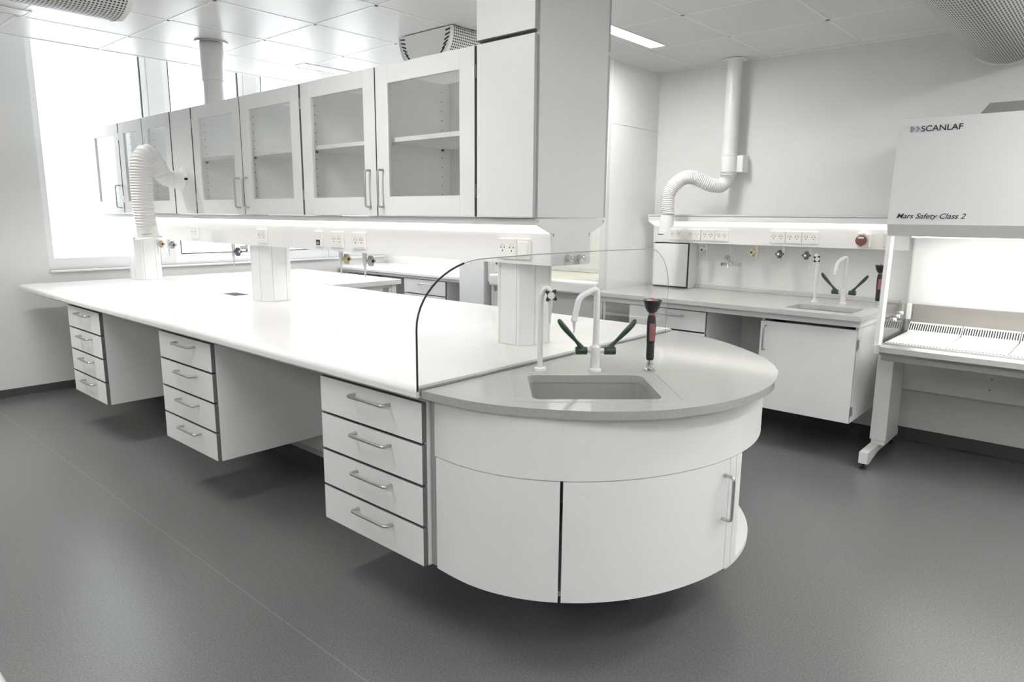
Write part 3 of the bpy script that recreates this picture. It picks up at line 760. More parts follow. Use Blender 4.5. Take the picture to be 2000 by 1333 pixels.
bm = B(); box(bm, 2.494, 2.512, 1.697, 1.996, CZ0+0.001, CZ1-0.001, 0.001); box(bm, 2.494, 2.512, 1.697, 1.996, CZ1+0.013, ZC-0.005, 0.001); obj('rear_panel', bm, EDGE2, t)

# round duct from the blank unit to the ceiling
t = thing('exhaust_duct', 'round white exhaust duct rising from the overhead cupboards to the ceiling', 'duct', (2.27, 4.675, CZ1))
bm = B(); lathe(bm, [(0.066, CZ1+0.001), (0.066, 2.30), (0.072, 2.305), (0.072, ZC-0.002)], (2.27, 4.675, 0), n=32); obj('pipe', bm, WHITE2, t)
bm = B(); lathe(bm, [(0.073, ZC-0.010), (0.102, ZC-0.010), (0.104, ZC-0.004), (0.104, ZC-0.0005), (0.073, ZC-0.0005)], (2.27, 4.675, 0), n=32); obj('collar', bm, STEEL, t)

def hose(bm, path, r, pitch, amp, n=18, mi=0):
    P = catmull(path, 40)
    # resample by length, 4 samples per ridge
    L = [0.0]
    for a, b in zip(P, P[1:]): L.append(L[-1]+(b-a).length)
    N = int(L[-1]/pitch*4); out = []; rr = []; j = 0
    for i in range(N+1):
        s = L[-1]*i/N
        while j < len(L)-2 and L[j+1] < s: j += 1
        u = (s-L[j])/max(1e-9, L[j+1]-L[j]); out.append(P[j].lerp(P[j+1], u))
        base = r(s/L[-1]) if callable(r) else r
        rr.append(base+amp*math.cos(2*PI*i/4))
    tube(bm, out, rr, n=n, mi=mi)
    return bm
t = thing('extraction_hose', 'ribbed white extraction hose arching from the blank panel above the island', 'extraction hose', (2.03, 4.68, 1.655))
bm = B(); lathe(bm, [(0.078, 2.0299), (0.078, 2.018), (0.06, 2.014), (0.056, 1.965), (0.050, 1.955), (0.0, 1.955)], (0, 4.68, 1.655), 'X', 32); obj('flange', bm, PLAST, t)
bm = B(); box(bm, 1.992, 2.010, 4.575, 4.592, 1.650, 1.666, 0.003); obj('damper_knob', bm, BLACK, t)
bm = B(); hose(bm, [(1.96, 4.68, 1.655), (1.90, 4.665, 1.67), (1.84, 4.64, 1.75), (1.785, 4.61, 1.80), (1.742, 4.595, 1.75), (1.728, 4.59, 1.62), (1.728, 4.59, 1.50), (1.735, 4.595, 1.40), (1.742, 4.60, 1.355)], lambda s: 0.047+0.013*min(1, s*2.2), 0.0155, 0.0035); obj('ribbed_hose', bm, HOSEM, t)
bm = B(); q = Matrix.Translation((1.742, 4.60, 1.355)) @ Matrix.Rotation(math.radians(-7), 4, 'Y')
lathe(bm, [(0.060, 0.0), (0.061, -0.02), (0.062, -0.06), (0.078, -0.066), (0.078, -0.071), (0.056, -0.071), (0.052, -0.002)], n=30, M=q); nz = obj('nozzle', bm, PLAST, t)
bm = B()
for i in range(7):
    w = (0.005, 0.004, 0.006, 0.004, 0.005, 0.003, 0.006)[i]; a = math.radians(-142+i*7.5)
    M = q @ Matrix.Translation((0.0625*math.cos(a), 0.0625*math.sin(a), -0.04)) @ Matrix.Rotation(a, 4, 'Z')
    box(bm, -0.001, 0.0008, -0.003, 0.003, -0.002, 0.002, 0, M=M)
obj('printed_mark', bm, GREYP, nz)

# taps around the sinks -----------------------------------------------
def frame(base, u, w):
    return Vector(base), Vector(u).normalized(), Vector(w).normalized(), Vector((0, 0, 1))
def water_tap(base, u, w, head, label, hgt=0.30, face=None):
    o, U, Wd, Z = frame(base, u, w)
    t = thing('water_tap', label, 'tap', base)
    h = U*head[0]+Wd*head[1]
    bm = B(); lathe(bm, [(0.0245, 0), (0.0245, 0.006), (0.022, 0.012), (0.012, 0.014), (0.0095, 0.03)], o, n=24)
    top = o+Z*hgt
    tube(bm, catmull([o+Z*0.02, o+Z*(hgt*0.5), o+Z*(hgt-0.045), o+Z*(hgt-0.012)+h*0.25, top-Z*0.002+h*0.62, o+Z*(hgt-0.008)+h*0.9, o+Z*(hgt-0.022)+h], 6), 0.0098, n=14)
    obj('standpipe', bm, TAPW, t)
    f = Vector(face).normalized() if face else Wd
    hc = o+Z*(hgt-0.024)+h
    bm = B(); tube(bm, [hc-f*0.012, hc+f*0.02], 0.0115, n=14)
    lathe(bm, [(0.0, -0.105), (0.0028, -0.105), (0.0042, -0.075), (0.0052, -0.072), (0.0068, -0.045), (0.0085, -0.042), (0.0085, 0.0)], hc, n=14); obj('nozzle', bm, TAPW, t)
    bm = B(); M = Matrix.Translation(hc+f*0.019) @ f.to_track_quat('Z', 'Y').to_matrix().to_4x4() @ Matrix.Rotation(PI/4+0.1, 4, 'Z')
    pts = []
    for i in range(48):
        a = 2*PI*i/48; rr = 0.0135+0.0125*(0.5+0.5*math.cos(4*a))**1.6
        pts.append((rr*math.cos(a), rr*math.sin(a)))
    prism(bm, pts, 0, 0.015, 'Z', M=M); k = obj('cross_knob', bm, GREEN, t)
    bm = B(); lathe(bm, [(0.0128, 0.0152), (0.0128, 0.0175), (0.011, 0.018), (0.0105, 0.0165), (0.006, 0.0165), (0.0058, 0.018), (0.0, 0.018)], n=22, M=M); obj('knob_cap', bm, PLAST, k)
    return t
def mixer_tap(base, u, w, spout, label, hgt=0.31):
    o, U, Wd, Z = frame(base, u, w)
    t = thing('mixer_tap', label, 'tap', base)
    bm = B(); lathe(bm, [(0.0235, 0), (0.0235, 0.008), (0.0175, 0.012), (0.0165, 0.060), (0.0185, 0.066), (0.0185, 0.090), (0.0130, 0.097), (0.0112, 0.100)], o, n=24)
    tube(bm, [o-U*0.04+Z*0.076, o+U*0.04+Z*0.076], 0.0085, n=14)
    obj('mixer_body', bm, TAPW, t)
    s = U*spout[0]+Wd*spout[1]
    bm = B(); tube(bm, rounded([o+Z*0.095, o+Z*(hgt-0.004), o+Z*(hgt-0.036)+s*0.80, o+Z*(hgt-0.115)+s], 0.022, 7), 0.0112, n=14)
    e = o+Z*(hgt-0.115)+s
    lathe(bm, [(0.0, -0.050), (0.0028, -0.050), (0.0036, -0.034), (0.0048, -0.032), (0.0062, -0.010), (0.0112, -0.008), (0.0128, 0.0), (0.0112, 0.004)], e, n=14)
    obj('spout', bm, TAPW, t)
    for sgn in (1, -1):
        bm = B(); hb = o+Z*0.076+U*sgn*0.052
        lathe(bm, [(0.0135, -0.021), (0.015, -0.017), (0.015, 0.017), (0.0135, 0.021)], (0, 0, 0), n=18, M=Matrix.Translation(hb) @ U.to_track_quat('Z', 'Y').to_matrix().to_4x4())
        path = catmull([hb+Z*0.008, hb+Z*0.024+U*sgn*0.010+Wd*0.004, hb+Z*0.058+U*sgn*0.040+Wd*0.012, hb+Z*0.095+U*sgn*0.072+Wd*0.018, hb+Z*0.118+U*sgn*0.088+Wd*0.018], 5)
        n = len(path); rr = [0.0135-0.0075*min(1, i/(n*0.35)) if i < n*0.35 else 0.0062+0.0042*math.sin(PI*min(1, (i-n*0.35)/(n*0.62))) for i in range(n)]
        rr[-1] = 0.003
        tube(bm, path, rr, n=12, flat=(1.0, 1.0)); lv = obj('elbow_lever', bm, GREEN, t)
        bm = B(); c = hb+U*sgn*0.0213
        lathe(bm, [(0.008, 0.0), (0.008, 0.0012), (0.0, 0.0012)], (0, 0, 0), n=14, M=Matrix.Translation(c) @ (U*sgn).to_track_quat('Z', 'Y').to_matrix().to_4x4()); obj('lever_cap', bm, GREYP, lv)
    return t
def eye_wash(base, w, label):
    o, _, Wd, Z = frame(base, (1, 0, 0), w)
    t = thing('eye_wash_shower', label, 'eye wash shower', base)
    bm = B(); lathe(bm, [(0.024, 0), (0.024, 0.005), (0.019, 0.008), (0.0125, 0.010), (0.0125, 0.022), (0.0145, 0.023), (0.0145, 0.028), (0.0105, 0.030), (0.0105, 0.044)], o, n=24); obj('base_fitting', bm, CHROME, t)
    q = Wd.to_track_quat('Y', 'Z').to_matrix().to_4x4(); M = Matrix.Translation(o) @ q
    bm = B()
    lathe(bm, [(0.0125, 0.040), (0.0135, 0.044), (0.0140, 0.10), (0.0155, 0.115), (0.0165, 0.175), (0.0150, 0.195), (0.0125, 0.206)], (0, 0, 0), n=20, M=M)
    for k in range(6): lathe(bm, [(0.0140, 0.046+k*0.009), (0.0148, 0.048+k*0.009), (0.0148, 0.052+k*0.009), (0.0140, 0.054+k*0.009)], (0, 0, 0), n=20, M=M)
    obj('handle', bm, BLACK, t)
    bm = B(); box(bm, -0.0095, 0.0095, 0.006, 0.0178, 0.112, 0.178, 0.003, M=M); obj('trigger_grip', bm, REDM, t)
    bm = B(); lathe(bm, [(0.010, 0.205), (0.0115, 0.207), (0.0115, 0.213), (0.010, 0.215)], (0, 0, 0), n=20, M=M); obj('neck_ring', bm, REDM, t)
    bm = B(); lathe(bm, [(0.010, 0.214), (0.017, 0.219), (0.025, 0.232), (0.0298, 0.249), (0.0315, 0.256), (0.0335, 0.257), (0.0335, 0.262), (0.030, 0.263), (0.028, 0.258)], (0, 0, 0), n=28, M=M); c = obj('eye_cup', bm, BLACK, t)
    bm = B(); lathe(bm, [(0.028, 0.259), (0.020, 0.263), (0.008, 0.265), (0.006, 0.269), (0.0, 0.270)], (0, 0, 0), n=24, M=M); obj('dust_lid', bm, REDM, c)
    return t
water_tap((1.916, 1.560, ZS), SU, SW, (0.033, 0.012), 'slim white water tap with green cross knob beside the island splash screen', 0.305, face=SW)
mixer_tap((2.049, 1.408, ZS), SU, SW, (-0.083, 0.020), 'white mixer tap with two green elbow levers behind the island sink')
eye_wash((2.196, 1.267, ZS), SW, 'black and red hand eye wash standing on the rounded island end')

# ================================================================== RIGHT WALL BENCH
RX0, RY0, RY1 = 4.165, 1.068, 2.905
t = thing('stone_counter', 'grey stone counter with white frame and sunken sink along the right wall', 'worktop', (4.6, 2.0, 0.87))
sr = rrect(4.415, 1.352, 0, 1, 0.195, 0.13, 0.025)
bm = B(); slab_with_hole(bm, [(RX0, RY0), (XR-0.002, RY0), (XR-0.002, RY1), (RX0, RY1)], sr, 0.872, 0.900); obj('stone_slab', bm, STONE2, t)
bm = B(); basin(bm, sr, 0.8718, 0.17); obj('sink_bowl', bm, SINKM, t)
bm = B(); box(bm, XR-0.022, XR-0.001, RY0, 2.51, 0.900, 0.928, 0.002); tag(obj('backsplash', bm, STONE2), 'low grey stone upstand strip along the wall behind the right counter', 'backsplash')
bm = B(); box(bm, 4.205, 4.235, RY0+0.015, RY1, 0.832, 0.872, 0.001); box(bm, 4.235, 4.98, RY0+0.015, RY0+0.035, 0.832, 0.872, 0.001); obj('rail', bm, WHITE, t)
bm = B(); box(bm, 4.80, 4.82, RY0+0.03, RY1, 0.11, 0.832, 0.001); obj('service_panel', bm, GREYLAM, t)
bm = B(); box(bm, 4.84, 4.86, RY0+0.03, RY1, 0.0, 0.11, 0.001); obj('plinth', bm, BASEB, t)
RCX = 4.22
drawer_unit((RCX, 2.028, 0), 0.592, 0.255, 0.830, 4, 0.578, 'white drawer unit under the grey counter beside the tall white panel', 'drawer units under the right wall benches')
t = thing('sink_base_cabinet', 'white single-door cabinet hanging under the sink of the right wall counter', 'cabinet', (RCX, 1.38, 0.255))
bm = B(); y0, y1, z0, z1, p = 1.098, 1.662, 0.258, 0.828, 0.018; xa, xb = RCX+0.021, 4.798
box(bm, xa, xb, y0, y0+p, z0, z1); box(bm, xa, xb, y1-p, y1, z0, z1); box(bm, xa, xb, y0+p, y1-p, z0, z0+p); box(bm, xb-p, xb, y0+p, y1-p, z0+p, z1); obj('carcass', bm, WHITE, t)
bm = B(); box(bm, RCX, RCX+0.019, y0+0.001, y1-0.001, z0, z1-0.014, 0.0012); bm.normal_update()
for f in bm.faces:
    if abs(f.normal.x) < 0.8: f.material_index = 1
d = obj('door', bm, [WHITE, EDGE2], t)
bm = B(); bow(bm, (RCX+0.001, 1.628, 0.785), (RCX+0.001, 1.628, 0.635), (-0.034, 0, 0)); obj('handle', bm, STEEL, d)
for z in (0.73, 0.33):
    bm = B(); box(bm, RCX-0.002, RCX+0.03, y0-0.006, y0+0.001, z-0.028, z+0.028, 0.001); obj('hinge', bm, STEEL, d)

water_tap((4.70, 1.505, 0.90), (0, -1, 0), (-1, 0, 0), (0.0, 0.055), 'slim white water tap with green cross knob on the right wall counter', 0.31, face=(-0.8, -0.6, 0))
mixer_tap((4.72, 1.335, 0.90), (0, -1, 0), (-1, 0, 0), (-0.045, 0.065), 'white mixer tap with two green elbow levers on the right wall counter')
eye_wash((4.70, 1.128, 0.90), (-1, -0.4, 0), 'black and red hand eye wash beside the safety cabinet')

# wall trunking -------------------------------------------------------
SX = 4.86
t = thing('service_trunking', 'white socket trunking with glowing strip light on the right wall', 'trunking', (4.93, 2.0, 1.25))
bm = B(); box(bm, SX, XR-0.001, 1.02, 2.815, 1.250, 1.378, 0.0015); obj('channel', bm, WHITE2, t)
bm = B(); prism(bm, [(4.775, 1.412), (4.775, 1.448), (XR-0.001, 1.448), (XR-0.001, 1.412)], 1.02, 2.815, 'Y'); obj('lamp_shelf', bm, WHITE2, t)
bm = B(); box(bm, 4.770, XR-0.001, 1.02, 2.815, 1.450, 1.464, 0.001); obj('shelf_top', bm, GREYLAM, t)
bm = B(); prism(bm, [(4.785, 1.4105), (4.792, 1.4105), (SX+0.002, 1.3795), (SX-0.005, 1.3795)], 1.022, 2.812, 'Y'); obj('lamp_diffuser', bm, LITB, t, 'glowing slanted diffuser')
bm = B(); prism(bm, [(SX, 1.249), (XR-0.001, 1.249), (XR-0.001, 1.466), (4.768, 1.466), (4.768, 1.412), (SX, 1.376)], 2.815, 2.821, 'Y'); obj('end_plate', bm, WHITE2, t)
for y in (2.625, 2.470, 2.358, 2.247, 1.838, 1.728, 1.619): duplex_on(t, SX, y, 1.312, w=0.106)
bm = B(); box(bm, SX-0.024, SX, 1.240, 1.318, 1.262, 1.350, 0.006); box(bm, SX-0.034, SX-0.024, 1.268, 1.316, 1.338, 1.354, 0.003); rs = obj('power_socket', bm, PLAST, t)
bm = B(); lathe(bm, [(0.030, -0.022), (0.030, -0.036), (0.034, -0.038), (0.034, -0.044), (0.030, -0.047), (0.0, -0.047)], (SX, 1.289, 1.306), 'X', 28); box(bm, SX-0.046, SX-0.03, 1.283, 1.295, 1.268, 1.276, 0.002); obj('socket_lid', bm, REDS, rs, 'round dark red hinged lid')
bm = B(); box(bm, SX-0.0485, SX-0.0468, 1.272, 1.306, 1.318, 1.328, 0.0005); obj('rating_label', bm, PLAST, rs)
bm = B(); box(bm, SX-0.008, SX, 1.120, 1.172, 1.268, 1.354, 0.002); obj('blank_plate', bm, mat('cream_plastic', (0.74, 0.71, 0.68), 0.4), t)

WG = 'taps under the right wall trunking'
WAX = (-0.96, 0.28, 0)
valve((4.90, 2.385), 1.2505, 1.125, WAX, GREYP, 'grey-knobbed tap under the wall trunking nearest the small white cabinet', WG)
valve((4.90, 2.000), 1.2505, 1.115, WAX, TAN, 'tan-knobbed tap under the right wall trunking', WG)
valve((4.90, 1.808), 1.2505, 1.105, WAX, DGREY, 'dark-knobbed tap under the wall trunking between tan tap and water tap', WG)
valve((4.90, 1.625), 1.2505, 1.10, WAX, DGREY, 'dark-knobbed tap under the wall trunking above the water tap', WG)
# pressure regulator
t = thing('pressure_regulator', 'chrome pressure regulator with round gauge under the right wall trunking', 'pressure regulator', (4.90, 2.19, 1.10))
bm = B(); tube(bm, [(4.905, 2.196, 1.25), (4.905, 2.196, 1.12)], 0.0055, n=10); tube(bm, [(4.905, 2.176, 1.25), (4.905, 2.176, 1.12)], 0.0055, n=10); obj('feed_pipe', bm, CHROME, t)
bm = B(); tube(bm, [(4.90, 2.235, 1.103), (4.90, 2.135, 1.103)], 0.010, n=14); box(bm, 4.885, 4.915, 2.17, 2.20, 1.088, 1.125, 0.004)
tube(bm, [(4.89, 2.232, 1.103), (4.87, 2.245, 1.101)], 0.0135, n=14); tube(bm, [(4.90, 2.135, 1.103), (4.90, 2.112, 1.103)], 0.0135, n=14); tube(bm, [(4.89, 2.205, 1.103), (4.885, 2.205, 1.078)], 0.006, n=10); obj('regulator_body', bm, CHROME, t)
bm = B(); GM = Matrix.Translation((4.882, 2.21, 1.148)) @ Vector((-0.95, -0.3, 0)).to_track_quat('Z', 'Y').to_matrix().to_4x4()
lathe(bm, [(0.021, 0.0), (0.021, 0.014), (0.0195, 0.016), (0.0185, 0.0145)], n=24, M=GM); gg = obj('gauge', bm, CHROME, t)
bm = B(); lathe(bm, [(0.0186, 0.0145), (0.0, 0.0145)], n=24, M=GM); obj('gauge_dial', bm, PLAST, gg)
bm = B(); box(bm, -0.0012, 0.0012, -0.012, 0.007, 0.0148, 0.0155, 0, M=GM @ Matrix.Rotation(0.8, 4, 'Z')); obj('needle', bm, BLACK, gg)

# small white cabinet standing on the counter
t = thing('counter_cabinet', 'small white cabinet standing on the stone counter under the wall trunking', 'cabinet', (4.93, 2.66, 0.90))
bm = B(); box(bm, SX+0.018, XR-0.002, 2.512, 2.812, 0.901, 1.249, 0.001); obj('carcass', bm, WHITE, t)
bm = B(); box(bm, SX-0.002, SX+0.016, 2.522, 2.808, 0.912, 1.240, 0.001); obj('door', bm, WHITE, t)
bm = B(); box(bm, SX+0.012, SX+0.0182, 2.513, 2.811, 0.902, 1.248, 0); obj('shadow_gap', bm, DARK, t)

# extraction arm on the right wall ---------------------------------------
t = thing('wall_extractor', 'white wall extraction arm with rigid pipe and bent ribbed hose on the right wall', 'extractor', (4.90, 2.25, 1.75))
bm = B(); lathe(bm, [(0.054, 1.79), (0.054, 1.88), (0.0565, 1.882), (0.0565, 1.89), (0.054, 1.892), (0.054, ZC-0.001)], (4.90, 2.25, 0), n=30); obj('pipe', bm, WHITE2, t)
bm = B(); lathe(bm, [(0.055, ZC-0.010), (0.082, ZC-0.009), (0.084, ZC-0.0045), (0.055, ZC-0.0045)], (4.90, 2.25, 0), n=30); obj('collar', bm, TBAR, t)
bm = B(); box(bm, 4.905, XR-0.001, 2.148, 2.20, 1.765, 1.885, 0.003); lathe(bm, [(0.0545, 1.77), (0.057, 1.771), (0.057, 1.879), (0.0545, 1.88)], (4.90, 2.25, 0), n=30); obj('bracket', bm, WHITE2, t)
bm = B()
for k in range(4): lathe(bm, [(0.050, 1.745+k*0.011), (0.058, 1.746+k*0.011), (0.058, 1.752+k*0.011), (0.050, 1.754+k*0.011)], (4.90, 2.25, 0), n=28)
obj('swivel_joint', bm, PLAST, t)
bm = B(); hose(bm, [(4.90, 2.25, 1.755), (4.885, 2.258, 1.705), (4.83, 2.28, 1.668), (4.755, 2.33, 1.680), (4.685, 2.405, 1.722), (4.63, 2.458, 1.722), (4.58, 2.508, 1.670), (4.552, 2.535, 1.605), (4.535, 2.530, 1.52), (4.525, 2.520, 1.455)], 0.047, 0.0135, 0.0030); obj('ribbed_hose', bm, HOSEM, t)
bm = B(); M = Matrix.Translation((4.525, 2.520, 1.46)) @ Matrix.Rotation(math.radians(3), 4, 'X')
prof = [(0.048, 0.0), (0.050, -0.05)]
lathe(bm, prof, n=28, M=M)
tt = bmesh.new(); top = []; bot = []; ib = []
for k in range(28):
    a = 2*PI*k/28; c, s = math.cos(a), math.sin(a)
    top.append(tt.verts.new((0.050*c, 0.050*s, -0.05))); bot.append(tt.verts.new((0.054*c, 0.054*s, -0.105-0.045*(-0.65*c+0.6*s)))); ib.append(tt.verts.new((0.046*c, 0.046*s, -0.09-0.045*(-0.65*c+0.6*s))))
for k in range(28):
    j = (k+1) % 28
    tt.faces.new((top[k], top[j], bot[j], bot[k])).smooth = True; tt.faces.new((bot[k], bot[j], ib[j], ib[k]))
bmesh.ops.recalc_face_normals(tt, faces=tt.faces); _merge(bm, tt, M); obj('nozzle', bm, PLAST, t)
bm = B(); box(bm, 4.448, 4.470, 2.512, 2.548, 1.318, 1.324, 0.001); obj('damper_tab', bm, BLACK, t)

# ================================================================== FUME HOOD behind the tall panel
HX = 4.35; HY0, HY1 = 2.908, 4.10
t = thing('fume_hood', 'tall white fume hood with bright interior between the counter and the windows', 'fume hood', (4.6, 3.5, 0))
bm = B(); box(bm, HX, XR-0.001, HY0, HY0+0.025, 0.0, 2.106, 0.001); box(bm, HX+0.001, XR-0.001, HY0, HY0+0.025, 2.109, ZC-0.005, 0.001); obj('near_side_panel', bm, WHITE, t)
bm = B(); box(bm, HX, XR-0.001, HY1-0.03, HY1, 0.0, ZC-0.005, 0.001); obj('far_side_panel', bm, WHITE, t)
bm = B(); box(bm, HX-0.045, HX-0.002, HY0-0.002, HY0+0.045, 0.88, 2.10, 0.003); obj('sash_post', bm, GREYLAM, t)
bm = B(); box(bm, HX-0.045, HX-0.002, HY1-0.045, HY1, 0.88, 2.10, 0.003); obj('sash_post', bm, GREYLAM, t)
bm = B(); box(bm, HX, HX+0.02, HY0+0.025, HY1-0.03, 2.11, 2.385, 0.001); obj('fascia', bm, WHITE, t)
bm = B(); box(bm, HX, HX+0.02, HY0+0.025, HY1-0.03, 2.39, ZC-0.005, 0.001); obj('upper_fascia', bm, WHITE, t)
bm = B(); box(bm, HX+0.56, HX+0.575, HY0+0.026, HY1-0.031, 0.965, 2.11, 0.001); obj('rear_liner', bm, WHITE2, t)
bm = B(); box(bm, HX+0.02, XR-0.01, HY0+0.026, HY1-0.031, 0.935, 0.962, 0.002); obj('work_surface', bm, mat('cream_ceramic', (0.80, 0.77, 0.66), 0.3), t)
bm = B(); box(bm, HX-0.09, HX+0.02, HY0+0.045, HY1-0.05, 0.855, 0.955, 0.018, seg=3); obj('sill', bm, WHITE2, t)
bm = B(); box(bm, HX+0.03, HX+0.05, HY0+0.03, HY1-0.035, 1.028, 1.05, 0.002); box(bm, HX+0.03, HX+0.05, HY0+0.03, HY1-0.035, 2.06, 2.09, 0.002); s = obj('sash_frame', bm, GREYLAM, t)
bm = B(); box(bm, HX+0.037, HX+0.043, HY0+0.03, HY1-0.035, 1.05, 2.06, 0); obj('sash_pane', bm, PANE, s)
bm = B(); box(bm, HX+0.02, HX+0.055, HY1-0.037, HY1-0.031, 1.026, 1.05, 0.001); obj('sash_end_cap', bm, BLACK, s)
bm = B(); box(bm, HX+0.12, HX+0.42, HY0+0.2, HY1-0.2, 2.085, 2.105, 0.001); obj('added_hood_lamp', bm, LITH, t)  # hidden lamp added to make the hood interior bright
bm = B(); box(bm, HX+0.02, XR-0.01, HY0+0.026, HY1-0.031, 0.12, 0.85, 0.001); obj('base_carcass', bm, GREYLAM, t)
for k in range(2):
    w = (HY1-HY0-0.06)/2; a = HY0+0.03+k*w
    bm = B(); box(bm, HX, HX+0.018, a+0.003, a+w-0.003, 0.14, 0.80, 0.001); d = obj('door', bm, GREYLAM, t)
    yh = a+w-0.05 if k == 0 else a+0.05
    bm = B(); bow(bm, (HX+0.001, yh, 0.74), (HX+0.001, yh, 0.59), (-0.034, 0, 0)); obj('handle', bm, STEEL, d)
bm = B(); box(bm, HX+0.06, XR-0.01, HY0+0.026, HY1-0.031, 0.0, 0.12, 0.001); obj('plinth', bm, BASEB, t)
t = thing('tall_cabinet', 'tall plain white cabinet between the fume hood and the window bench', 'cabinet', (4.65, 4.3, 0))
bm = B(); box(bm, 4.325, XR-0.001, 4.145, 4.452, 0.10, 2.10, 0.001); obj('carcass', bm, WHITE, t)
bm = B(); box(bm, 4.303, 4.322, 4.148, 4.449, 0.105, 2.095, 0.001); d = obj('door', bm, WHITE, t)
bm = B(); tube(bm, rounded([(4.302, 4.315, 1.036), (4.290, 4.315, 1.014), (4.285, 4.285, 1.012)], 0.008), 0.003, n=8); obj('hook', bm, STEEL, d)
bm = B(); box(bm, 4.36, XR-0.001, 4.15, 4.447, 0.0, 0.10, 0.001); obj('plinth', bm, BASEB, t)

# bench along the right wall by the windows
t = thing('window_bench', 'white laminate side bench beyond the fume hood below the windows', 'bench', (4.65, 5.4, 0))
bm = B(); prism(bm, nosed(4.345, XR-0.002, 0.862, 0.902, 0.02, True), 4.456, 6.36, 'Y'); obj('worktop', bm, TOP, t)
bm = B(); box(bm, 4.36, 4.385, 4.47, 6.35, 0.838, 0.862, 0.001); obj('front_rail', bm, GREYLAM, t)
bm = B(); box(bm, 4.90, 4.92, 4.47, 6.35, 0.0, 0.862, 0.001); obj('service_panel', bm, GREYLAM, t)
drawer_unit((4.372, 4.705, 0), 0.60, 0.255, 0.836, 4, 0.52, 'white drawer unit under the side bench seen past the splash screen', 'drawer units under the right wall benches')
# side table joined to the island on the far side
t = thing('side_table', 'white table standing against the far long side of the island', 'table', (3.42, 5.3, 0))
bm = B(); prism(bm, [(3.078, 4.60), (3.70, 4.60), (3.765, 4.605), (3.775, 4.62), (3.775, 6.20), (3.078, 6.20)], 0.862, 0.901, 'Z'); obj('tabletop', bm, TOP, t)
for x, y in ((3.14, 4.66), (3.71, 4.66), (3.14, 6.12), (3.71, 6.12)):
    bm = B(); box(bm, x-0.025, x+0.025, y-0.025, y+0.025, 0.0, 0.862, 0.002); obj('leg', bm, WHITE2, t)
bm = B()
box(bm, 3.165, 3.685, 4.645, 4.665, 0.78, 0.862, 0.001); box(bm, 3.165, 3.685, 6.11, 6.13, 0.78, 0.862, 0.001); box(bm, 3.70, 3.72, 4.685, 6.095, 0.78, 0.862, 0.001); obj('apron', bm, WHITE2, t)
bm = B()
box(bm, 3.60, 3.66, 4.638, 4.646, 0.795, 0.835, 0.002)
obj('socket_box', bm, GREYP, t)

# ================================================================== SAFETY CABINET
KX, KY0, KY1 = 4.20, -0.20, 1.0
t = thing('safety_cabinet', 'large grey and white safety cabinet with lettering and open lit work chamber', 'safety cabinet', (4.55, 0.4, 0))
bm = B(); prism(bm, [(KX, 1.416), (KX+0.04, 1.966), (4.95, 1.966), (4.95, 1.36), (KX+0.03, 1.36)], KY0, KY1, 'Y'); obj('upper_housing', bm, SHELL, t)
bm = B(); prism(bm, [(KX-0.001, 1.4155), (KX+0.03, 1.352), (KX+0.05, 1.352), (KX+0.02, 1.4155)], KY0, KY1-0.001, 'Y'); obj('lower_valance', bm, GREYLAM, t)
bm = B(); prism(bm, [(0.640, 2.048), (0.700, 1.9665), (-0.10, 1.9665), (-0.06, 2.048)], 4.49, 4.90, 'X'); obj('exhaust_box', bm, DUCTG, t)
bm = B(); prism(bm, [(KX+0.022, 1.352), (KX+0.098, 1.352), (KX+0.068, 0.752), (KX-0.008, 0.752)], KY1-0.022, KY1-0.001, 'Y'); obj('side_post', bm, WHITE2, t)
bm = B(); prism(bm, [(KX+0.022, 1.352), (KX+0.098, 1.352), (KX+0.068, 0.752), (KX-0.008, 0.752)], KY0+0.001, KY0+0.022, 'Y'); obj('side_post', bm, WHITE2, t)
bm = B(); box(bm, KX-0.010, KX+0.04, KY1-0.034, KY1, 0.698, 0.752, 0.002); obj('post_foot', bm, WHITE2, t)
for y in (KY1-0.012, KY0+0.010):
    bm = B(); box(bm, KX+0.08, 4.86, y-0.003, y+0.003, 0.757, 1.36, 0); obj('side_glass', bm, PANE, t)
bm = B(); box(bm, 4.87, 4.95, KY0+0.002, KY1-0.002, 0.752, 1.36, 0.001); obj('rear_wall', bm, WHITE2, t)
bm = B(); box(bm, 4.858, 4.8695, KY0+0.022, KY1-0.022, 0.795, 0.922, 0.001); obj('steel_back_strip', bm, STEEL2, t)
bm = B(); box(bm, 4.22, 4.94, KY0+0.002, KY1-0.035, 0.660, 0.742, 0.002); obj('base_tray', bm, STEEL2, t)
bm = B(); prism(bm, [(KX-0.045, 0.716), (KX-0.040, 0.745), (KX-0.02, 0.757), (KX+0.06, 0.757), (KX+0.06, 0.700), (KX-0.03, 0.700)], KY0+0.002, KY1-0.036, 'Y'); obj('front_lip', bm, STEEL, t)
wt = (KY1-KY0-0.05)/4
for k in range(4):
    b = KY1-0.035-k*0.2855; a = b-0.280
    bm = B(); box(bm, KX+0.065, 4.83, a, b, 0.743, 0.757, 0.002)
    prism(bm, [(4.80, 0.757), (4.855, 0.812), (4.858, 0.812), (4.858, 0.757)], a, b, 'Y'); tr = obj('work_tray', bm, WHITE2, t)
    bm = B(); nsl = 18
    for i in range(nsl):
        y = a+0.012+(b-a-0.024)*i/(nsl-1)
        box(bm, KX+0.075, KX+0.098, y-0.0038, y+0.0038, 0.7562, 0.7575, 0)
    obj('slot_row', bm, BLACK, tr)
    bm = B(); M45 = Matrix.Rotation(-PI/4, 4, 'Y'); nsl = 22
    for i in range(nsl):
        y = a+0.008+(b-a-0.016)*i/(nsl-1)
        box(bm, -0.026, 0.026, y-0.0032, y+0.0032, -0.0006, 0.0006, 0, M=Matrix.Translation((4.8275, 0, 0.7848)) @ M45)
    obj('slot_row', bm, BLACK, tr)
